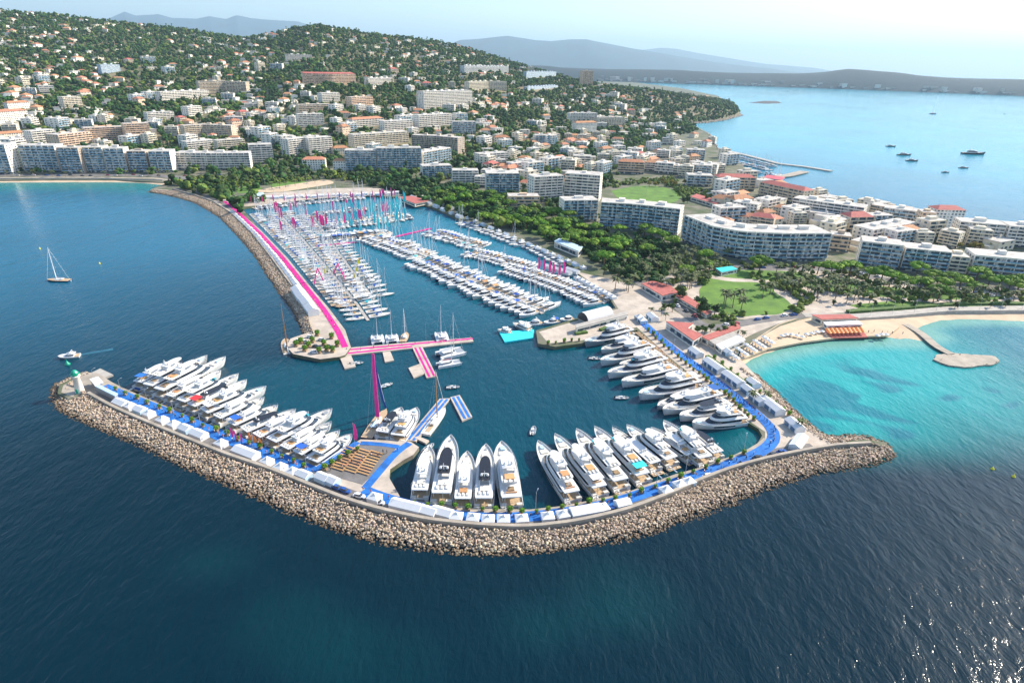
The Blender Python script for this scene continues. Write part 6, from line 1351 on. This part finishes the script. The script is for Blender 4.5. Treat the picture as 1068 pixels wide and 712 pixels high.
def car(mt):
    r = empty('parked_car'); L_, W_ = 4.3, 1.75
    MB().prism(outline(-L_/2, L_/2, W_/2, .18), .3, .85, outline(-L_/2+.1, L_/2-.15, W_/2-.08, .18), True).build('body', M[mt], r)
    MB().prism(outline(-L_*.38, L_*.24, W_/2-.12, .15), .85, 1.35, outline(-L_*.28, L_*.08, W_/2-.28, .15)).build('window', M['bglass'], r)
    MB().prism(outline(-L_*.28, L_*.08, W_/2-.27, .15), 1.352, 1.42).build('roof', M[mt], r)
    for sx in (-1, 1):
        for sy in (-1, 1): MB().tube((sx*1.35, sy*(W_/2-.2), .32), (sx*1.35, sy*(W_/2+.01), .32), .32, n=10).build('wheel', M['rubber'], r)
    return Proto(r)
CR = [(car('carw'), 'white'), (car('carb'), 'blue'), (car('card'), 'dark'), (car('carr'), 'red')]
CL = {}
def put_car(x, y, path, where):
    pr, cn = random.choices(CR, [4, 2, 4, 1])[0]; p = g(x, y, GZ+.1); P = gl(path, GZ); best = min(range(len(P)-1), key=lambda i: ((P[i]+P[i+1])/2-p).length); d = P[best+1]-P[best]
    CL.setdefault((cn, where), []).append((x, pr.put((p.x, p.y, GZ+.1), math.atan2(d.y, d.x), 1.05)))
for x in (707, 716, 725): put_car(x, 319.5+(x-707)*.58, [(702, 316), (732, 340)], 'on the sunken road beside the lawn')
for x, y in ((757, 339), (768, 338), (790, 333.5), (799, 332), (828, 328.8), (818, 329.5)): put_car(x, y, [(748, 342), (790, 334), (840, 328)], 'on the road along the near side of the lawn')
for x in range(20, 240, 13): put_car(x+random.uniform(-4, 4), 183.2+random.uniform(-.7, .7), [(0, 183), (240, 184)], 'on the seafront road behind the left beach')
for x in range(745, 1060, 17): put_car(x, 279.5+max(0, (x-860))*.17, [(760, 279), (860, 280), (960, 298), (1120, 304)], 'on the boulevard below the large blocks')
for x, y in ((352, 509.5), (360, 512.5), (375, 518), (395, 524.5), (436, 534.5), (640, 532), (738, 497), (758, 490), (775, 483.5), (790, 478), (806, 475), (815, 472)): put_car(x, y, [(261, 479), (370, 520), (450, 538), (552, 547.5), (653, 530), (768, 484), (820, 471)], 'on the breakwater road')
def lamp(h=8):
    r = empty('street_lamp'); MB().tube((0, 0, 0), (0, 0, h), .1, .06).build('pole', M['alu'], r); mb = MB(); mb.tube((0, 0, h), (1.4, 0, h+.3), .05, n=4); mb.box(1.1, 1.9, -.14, .14, h+.22, h+.36); mb.build('lamp_head', M['alu'], r); return Proto(r)
LP = lamp(); 
def lamps(path, n, where, h=1.0):
    for i, q in enumerate(resample([Vector((a, b, 0)) for a, b in path], n)):
        p = g(q.x, q.y, GZ); LP.put((p.x, p.y, GZ), 1.2, h, 'slim grey street lamp, %s from left %s' % (ordw(i+1), where), 'street lamps '+where)
lamps([(100, 402), (320, 489)], 9, 'along the left yacht quay'); lamps([(430, 524), (552, 534), (660, 515), (775, 472)], 12, 'along the near curved quay'); lamps([(672, 345), (775, 432)][::-1][::-1], 8, 'along the right-hand quay')
lamps([(885, 330), (1066, 322)], 9, 'above the promenade wall'); lamps([(200, 184), (420, 196)], 8, 'behind the northern promenade')
hp = lamp(24)
for i, (x, y, w_) in enumerate([(279, 212, 'left one on the northern quay'), (321, 200, 'right one on the northern quay'), (702, 262, 'beside the pine grove left of the big lawn'), (673, 209, 'beside the football lawn')]): p = g(x, y, GZ); hp.put((p.x, p.y, GZ), 1, 1, 'tall pale lighting mast, '+w_, 'tall lighting masts', 'lighting mast')
hp.put(tuple(g(444.4, 355, .8)), 1, .45, 'short white lamp mast on the magenta pontoon', 'tall lighting masts', 'lighting mast')

def flag(mt, h=7):
    r = empty('feather_flag'); MB().tube((0, 0, 0), (0, 0, h), .05, n=5).build('pole', M['alu'], r)
    mb = MB(); N2 = 6; V = []
    for i in range(N2+1): t = i/N2; z = h*(.25+.73*t); wv = .7+1.3*math.sin(math.pi*min(1, t*.8+.15)); V += [(.05, .03, z), (wv, .12*math.sin(t*5), z-.1), (.05, -.03, z), (wv, .12*math.sin(t*5)-.05, z-.1)]
    mb.add(V, [f for i in range(N2) for f in ((4*i, 4*i+1, 4*i+5, 4*i+4), (4*i+2, 4*i+6, 4*i+7, 4*i+3), (4*i+1, 4*i+3, 4*i+7, 4*i+5))]); mb.build('cloth', M[mt], r); return Proto(r)
FG = dict(teal=flag('teal', 15), pink=flag('pink', 13), orange=flag('orange', 6), yellow=flag('yellow', 5)); FX = {}
def put_flag(k, x, y, where, sc=1.0, z=GZ): p = g(x, y, z); FX.setdefault((k, where), []).append((x, FG[k].put((p.x, p.y, z), random.uniform(-.6, .3), sc)))
for i in range(60): x = random.uniform(352, 424); put_flag('teal', x, 237-(x-340)*.13+random.choice((-15, -8, 0, 8, 15))*.8+random.uniform(-1, 1), 'rising over the upper basin', random.uniform(.8, 1.1), .5)
for i in range(40): x = random.uniform(285, 410); put_flag('pink', x, 232-(x-340)*.13+random.choice((-15, -8, 0, 6))+random.uniform(-1, 1), 'rising over the upper basin', 1, .5)
for i in range(14): put_flag('pink', 262+i*11.5, 213-i*.55, 'along the northern quay', .7)
for x, y in ((561, 284.5), (566, 286), (572, 288), (576, 289.5), (582, 291), (587, 289)): put_flag('pink', x, y, 'in the row beside the white marquee cluster', .9)
for x, y in ((242, 459), (252, 464), (246, 461)): put_flag('pink', x, y, 'on the left quay among the yacht sterns', .45)
for x, y in ((260, 461), (271, 467), (265, 464)): put_flag('orange', x, y, 'on the left quay among the yacht sterns', .8)
for x, y in ((373, 277), (371, 285), (369, 291), (338, 287), (341, 284)): put_flag('yellow', x, y, 'among the sailing yachts by the jetty', 1, .6)
for x, y in ((370, 464),): put_flag('pink', x, y, 'at the back corner of the terrace square', .8)
for (k, wh), lst in FX.items():
    lst.sort(key=lambda q: q[0])
    for i, (x, o) in enumerate(lst): setp(o, ('%s feather flag, %s from left %s' % (k, ordw(i+1), wh)) if len(lst) > 1 else 'only %s feather flag %s' % (k, wh), 'flag', k+' flags '+wh)
# magenta pennant frames rising from yachts
for f0_, ap, f1_, lb in (((327.8, 296), (332.7, 279.5), (337.6, 293), 'left'), ((347.4, 287), (351.5, 274.6), (360, 291), 'right')):
    a, b = g(*f0_, 1), g(*f1_, 1); c = (a+b)/2; h = zfor(c, ap[1]); root = empty('pennant_frame', c, 0, 'inverted V of magenta pennants over the sailing yachts, %s of the pair' % lb, 'pennants', 'inverted V pennants over the sailing yachts')
    for e in (a-c, b-c): MB().tube(tuple(e), (0, 0, h), .45, .4, 5).build('pennant_line', M['pink'], root)

# terrace square: slatted benches, planters, parasols
root_sq = patch('terrace_paving', [(330, 491.5), (376, 464), (414, 466), (396, 488), (378, 505)], M['asph2'], .09, sm=0)
bn = empty('slatted_bench'); mb = MB()
for k in range(3): mb.box(-4, 4, -.45+k*.32, -.2+k*.32, .45, .52)
mb.build('seat', M['yellow' if False else 'tan'], bn)
for x in (-3.6, 0, 3.6): MB().box(x-.08, x+.08, -.42, .42, 0, .45).build('leg', M['wood'], bn)
bnp = Proto(bn); i = 0
u = (g(405, 470, GZ)-g(366, 468, GZ)); an = math.atan2(u.y, u.x)-.35
for r_ in range(9):
    for c_ in range(3):
        i += 1; x = 362+r_*2.2*.2+c_*14.5+r_*1.0-6; y = 469+r_*2.9+c_*.5
        x = 367+c_*13-r_*1.9; y = 467.5+r_*2.7+c_*2.2
        p = g(x, y, GZ+.1); bnp.put((p.x, p.y, GZ+.1), an, .72, 'tan slatted bench, %s one in the %s line of benches filling the terrace square' % (ordw(r_+1), ['left', 'middle', 'right'][c_]), 'benches filling the terrace square', 'bench')
def planter():
    r = empty('planter'); MB().box(-.7, .7, -.7, .7, 0, .7).build('box', M['wood'], r); mb = MB(); rr = random.Random(3); lump(mb, (0, 0, 1.5), (.8, .8, .9), 3); leaves(mb, (0, 0, 1.5), (1, 1, 1.1), 60, .2, r=rr); mb.build('shrub', M['pine'], r); return Proto(r)
PL = planter(); pl = []
for i, (x, y) in enumerate(((309, 361), (318, 366), (326, 357), (333, 368), (341, 366), (347, 367), (352, 361), (338, 360), (346, 353), (331, 350), (322, 362), (314, 358))): p = g(x, y, GZ); PL.put((p.x, p.y, GZ), 0, 1.5, 'wooden planter with green shrub, %s in the group on the upper jetty head' % ordw(i+1), 'planters on the jetty head')
for x, y in ((312, 356), (318, 357), (324, 352), (330, 362), (336, 355), (343, 362), (328, 368)): put_extra = put_car(x, y, [(303, 356), (350, 360)], 'on the upper jetty head')
for path, n, wh in (([(432, 526.5), (552, 536), (655, 519), (775, 474)], 26, 'along the near curved quay'), ([(676, 346), (700, 367), (760, 415), (785, 438)], 26, 'between the right-hand yachts and the blue carpet'), ([(120, 407), (318, 487)], 18, 'along the left yacht quay'), ([(338, 490), (372, 470)], 5, 'on the left edge of the terrace square'), ([(572, 359), (603, 355)], 5, 'on the head of the middle pier'), ([(745, 374), (790, 408), (832, 440)], 12, 'between the marquees and the beach')):
    for i, q in enumerate(resample([Vector((a, b, 0)) for a, b in path], n)):
        p = g(q.x+random.uniform(-1.2, 1.2), q.y+random.uniform(-.6, .6), GZ+.1); PL.put((p.x, p.y, GZ+.1), 0, random.uniform(.7, 1.2), 'wooden planter with green shrub, %s from left %s' % (ordw(i+1), wh), 'planters '+wh)
for (cn, wh), lst in CL.items():
    lst.sort(key=lambda q: q[0])
    for i, (x, o) in enumerate(lst): setp(o, ('%s car, %s from left of that colour %s' % (cn, ordw(i+1), wh)) if len(lst) > 1 else 'only %s car %s' % (cn, wh), 'car', 'cars '+wh)

def parasol(mt='canvas'):
    r = empty('parasol'); MB().tube((0, 0, 0), (0, 0, 2.5), .05, n=5).build('pole', M['wood'], r); MB().lathe([(1.6, 2.1), (1.5, 2.2), (.1, 2.9), (.02, 2.95)], 8).build('canopy', M[mt], r); return Proto(r)
def lounger():
    r = empty('sun_lounger'); mb = MB(); mb.box(-.9, .4, -.33, .33, .3, .4); mb.add([(.4, -.33, .3), (.95, -.33, .75), (.95, .33, .75), (.4, .33, .3), (.4, -.33, .4), (.9, -.33, .83), (.9, .33, .83), (.4, .33, .4)], [(4, 5, 6, 7), (3, 2, 1, 0), (0, 1, 5, 4), (2, 3, 7, 6), (1, 2, 6, 5)]); mb.build('mattress', M['cush'], r)
    for x in (-.8, .3): MB().box(x, x+.08, -.3, .3, 0, .3).build('leg', M['wood'], r)
    return Proto(r)
PS = parasol(); PSO = parasol('orange'); LG = lounger()
for k, (x0, y0, dx, dy, ex, ey, nc, nr, wh) in enumerate([(862, 346, 4.4, -.15, 1.2, 1.9, 9, 3, 'on the red beach deck'),]):
    for r_ in range(nr):
        for c_ in range(nc): p = g(x0+dx*c_+ex*r_, y0+dy*c_+ey*r_, GZ+.3); PSO.put((p.x, p.y, GZ+.2), 0, .9, 'orange parasol, %s from left in the %s row %s' % (ordw(c_+1), ['back', 'middle', 'front'][r_], wh), 'orange parasols on the red beach deck', 'parasol')
patch('beach_deck', [(860, 344.5), (898, 342.8), (905, 351.5), (867, 352.5)], M['rred'], .2, sm=0)
for r_ in range(4):
    for c_ in range(9):
        p = g(757+c_*4.6+r_*3.0, 371-c_*2.0+r_*1.9, GZ); 
        LG.put((p.x, p.y, GZ+.06-.12*r_), 1.0, 1.15, 'pale sun lounger, %s from left in %s row of the left-hand beach' % (ordw(c_+1), ordw(r_+1)), 'sun loungers on the left-hand beach')
        if c_ % 2 == 0: PS.put((p.x+1.3, p.y+.6, GZ-.1*r_), 0, 1, 'white parasol, %s from left in %s row of the left-hand beach' % (ordw(c_//2+1), ordw(r_+1)), 'white parasols on the left-hand beach', 'parasol')
for i in range(22):
    x = 815+i*5.2+random.uniform(-1, 1); y = 353-1.5*math.sin(i)-(3 if 840 < x < 860 else 0)
    if 858 < x < 908: continue
    p = g(x, y, 1.2); PS.put((p.x, p.y, 1.0), 0, 1, 'white parasol, %s from left along the sand by the rock groyne' % ordw(i+1), 'white parasols by the rock groyne', 'parasol')
# hedge strips
def hedge(path, wd, h, label): mb = MB(); strip(mb, gl(path, GZ), wd, GZ, GZ+h); setp(mb.build('hedge', M['hedge']), label, 'hedge')
hedge([(737, 373), (762, 391), (778, 402)], 2.2, 1.6, 'clipped hedge between the marquees and the beach restaurants'); hedge([(600, 349), (612, 347)], 2.4, 1.2, 'short clipped hedge in front of the white terrace building, left one'); hedge([(626, 345), (645, 338)], 2.4, 1.2, 'short clipped hedge in front of the white terrace building, right one')
hedge([(884, 326), (940, 322), (1000, 317.5), (1066, 317.5)], 3.5, 1.5, 'long clipped hedge between the promenade and the palm band')

# people
def person(shirt, trousers, stride=.25):
    verts = [(0, 0, .95), (0, 0, 1.2), (0, 0, 1.42), (0, 0, 1.54), (.02, 0, 1.68), (0, .2, 1.4), (.08, .26, 1.12), (.16, .25, .88), (0, -.2, 1.4), (-.08, -.26, 1.12), (.0, -.25, .88), (0, .09, .9), (stride*.6, .1, .48), (stride*.6, .1, .08), (stride*.6+.14, .1, .03), (0, -.09, .9), (-stride*.4, -.1, .48), (-stride, -.1, .1), (-stride+.14, -.1, .03)]
    ed = [(0, 1), (1, 2), (2, 3), (3, 4), (2, 5), (5, 6), (6, 7), (2, 8), (8, 9), (9, 10), (0, 11), (11, 12), (12, 13), (13, 14), (0, 15), (15, 16), (16, 17), (17, 18)]
    rad = [.15, .14, .15, .055, .1, .065, .05, .04, .065, .05, .04, .1, .07, .045, .04, .1, .07, .045, .04]
    me = bpy.data.meshes.new('tmp'); me.from_pydata(verts, ed, []); o = bpy.data.objects.new('tmp', me); C.objects.link(o)
    sm_ = o.modifiers.new('s', 'SKIN'); 
    for v, r_ in zip(me.skin_vertices[0].data, rad): v.radius = (r_, r_)
    me.skin_vertices[0].data[0].use_root = True; o.modifiers.new('u', 'SUBSURF').levels = 1
    dg = bpy.context.evaluated_depsgraph_get(); m2 = bpy.data.meshes.new_from_object(o.evaluated_get(dg)); bpy.data.objects.remove(o)
    m2.name = 'body'; m2.materials.clear(); m2.materials.append(M['skin']); root = empty('person'); b = bpy.data.objects.new('body', m2); C.objects.link(b); b.parent = root
    MB().lathe([(.17, .9), (.18, 1.1), (.21, 1.38), (.1, 1.5)], 8).build('shirt', M[shirt], root); MB().lathe([(.04, 1.8), (.12, 1.76), (.11, 1.68)][::-1], 8, (0, 0, 0)).build('hair', M['black'], root)
    t = MB(); t.tube((0, .09, .98), (stride*.6, .1, .48), .125, .09, 7); t.tube((stride*.6, .1, .48), (stride*.6, .1, .12), .09, .065, 7); t.tube((0, -.09, .98), (-stride*.4, -.1, .48), .125, .09, 7); t.tube((-stride*.4, -.1, .48), (-stride, -.1, .14), .09, .065, 7); t.build('trousers', M[trousers], root)
    return Proto(root)
PP = [(person('gel', 'navy'), 'white'), (person('navy', 'card'), 'navy'), (person('red', 'cush', .1), 'red'), (person('black', 'black', .3), 'black')]; PC = {}
for path, n, wh, jt in ((CAR_W, 46, 'on the left blue carpet', 1.6), (CAR_S[:14], 46, 'on the curved part of the near blue carpet', 1.5), (CAR_S[14:], 60, 'on the blue carpet beside the right-hand quay', 2.2), ([(247, 220), (295, 269), (353, 346)], 26, 'on the magenta jetty carpet', 1), ([(668, 349), (700, 379), (772, 436)], 46, 'on the planking behind the right-hand yachts', 2), ([(362, 366), (490, 354)], 10, 'on the magenta pontoon', .8), ([(790, 356), (850, 347), (940, 348)], 22, 'on the sand of the beach', 3), ([(340, 492), (410, 470)], 12, 'on the terrace square', 5)):
    for i, q in enumerate(resample([Vector((a, b, 0)) for a, b in path], n)):
        pr, cn = random.choice(PP); x = q.x+random.uniform(-jt, jt); zz = .86 if 'pontoon' in wh else GZ+.14; p = g(x, q.y+random.uniform(-jt, jt)*.5, zz); PC.setdefault((cn, wh), []).append((x, pr.put((p.x, p.y, zz), random.uniform(0, 6.28), 1)))
for (cn, wh), lst in PC.items():
    lst.sort(key=lambda q: q[0])
    for i, (x, o) in enumerate(lst): setp(o, ('person in %s top, %s from left of those %s' % (cn, ordw(i+1), wh)) if len(lst) > 1 else 'person in %s top alone in that colour %s' % (cn, wh), 'person', 'people '+wh)

# protos that were never placed leave no trace
for nm in [o.name for o in C.objects if o.parent is None and o.type in ('EMPTY', 'MESH') and 'label' not in o.keys() and 'kind' not in o.keys()]:
    o = bpy.data.objects[nm]
    for cn in [c.name for c in o.children_recursive]: bpy.data.objects.remove(bpy.data.objects[cn])
    bpy.data.objects.remove(o)
for o in C.objects:
    if 'label' in o.keys():
        t = o['label']
        for a_, b_ in ((' of its kind', ''), ('from left of those on the curved part of the near blue carpet', 'from left on the near blue carpet'), (' of those', ''), (' of that colour', ''), ('on the blue carpet beside the right-hand quay', 'on the right-hand blue carpet'), ('on the planking behind the right-hand yachts', 'on the right-hand quay planking'),
            ('from the far end under the trees of the right shore', 'from far end under the shore trees'), ('pontoon along the shore', 'shore pontoon'), ('on the near side of the', ', near side of'), ('on the far side of the', ', far side of'), ('pontoon left of centre', 'left-centre pontoon'), ('pontoon behind centre', 'second pontoon'), (' ,', ','), (', near side of the ', ', near side of '), (', far side of the ', ', far side of '), ('from the far end', 'from far end'),
            ('row of the small harbour across the point', 'row of far harbour'), ('in the flat town', 'in town'), ('at the foot of the slope', 'at slope foot'), ('on the upper middle slope', 'on upper slope'), ('on the lower middle slope', 'on lower slope'), ('the round salmon tower', 'the salmon tower'), ('in the big white cluster near the end of the jetty', 'near the end of the jetty'), ('in the belt of pines along the right harbour shore', 'along the right harbour shore'), ('bright green umbrella pine', 'umbrella pine'),
            ('on the road along the near side of the lawn', 'on the road beside the lawn'), ('white sailing yacht with', 'yacht with'), ('in the palm band behind the right-hand beach', 'behind the right-hand beach'), ('in the palm band behind the northern promenade', 'behind the northern promenade'), ('in the row under the right-hand teal-glass blocks', 'below the teal-glass blocks'), ('in the grove below the large blue and white block', 'below the large blue and white block'), ('in the palm grove left of the big lawn', 'left of the big lawn'), ('large white red-roofed villa', 'large red-roofed villa'),
            ('from left in the far right corner of the harbour', 'from left in the far harbour corner'), ('white-roofed tent with pale blue sides', 'tent with pale blue sides'), ('double-peaked white tent with', 'double-peaked tent with'), ('from left in the park at the far end of the jetty', 'from left in the park behind the jetty'), ('in the white cluster behind the magenta pennants', 'behind the magenta pennants'), ('between the right-hand quay and the beach', 'between right-hand quay and beach'), ('from left beside the white marquee cluster', 'from left beside the marquees'), ('on the left quay among the yacht sterns', 'among the left yacht sterns'), ('in the dark belt behind the harbour pines', 'behind the harbour pines'), ('from the pier along the right-hand quay', 'from the pier, right-hand quay'), ('from the lighthouse in the left-hand row', 'from the lighthouse, left-hand row')):
            t = t.replace(a_, b_)
        o['label'] = t
# air
HAZE_D = 4.5e-5
mb = MB(); mb.box(-61000, 61000, -900, 61000, -7.5, 2100); hz = mb.build('haze', M['canvas']); setp(hz, kind='stuff', label='pale blue sea haze filling the air over the bay', cat='haze')
hm = bpy.data.materials.new('air'); hm.use_nodes = True; hn = hm.node_tree; hn.nodes.remove(hn.nodes['Principled BSDF']); pv = hn.nodes.new('ShaderNodeVolumePrincipled')
pv.inputs['Color'].default_value = (.55, .8, 1, 1); pv.inputs['Density'].default_value = HAZE_D; pv.inputs['Anisotropy'].default_value = .2
hn.links.new(pv.outputs[0], hn.nodes['Material Output'].inputs['Volume']); hz.data.materials.clear(); hz.data.materials.append(hm)
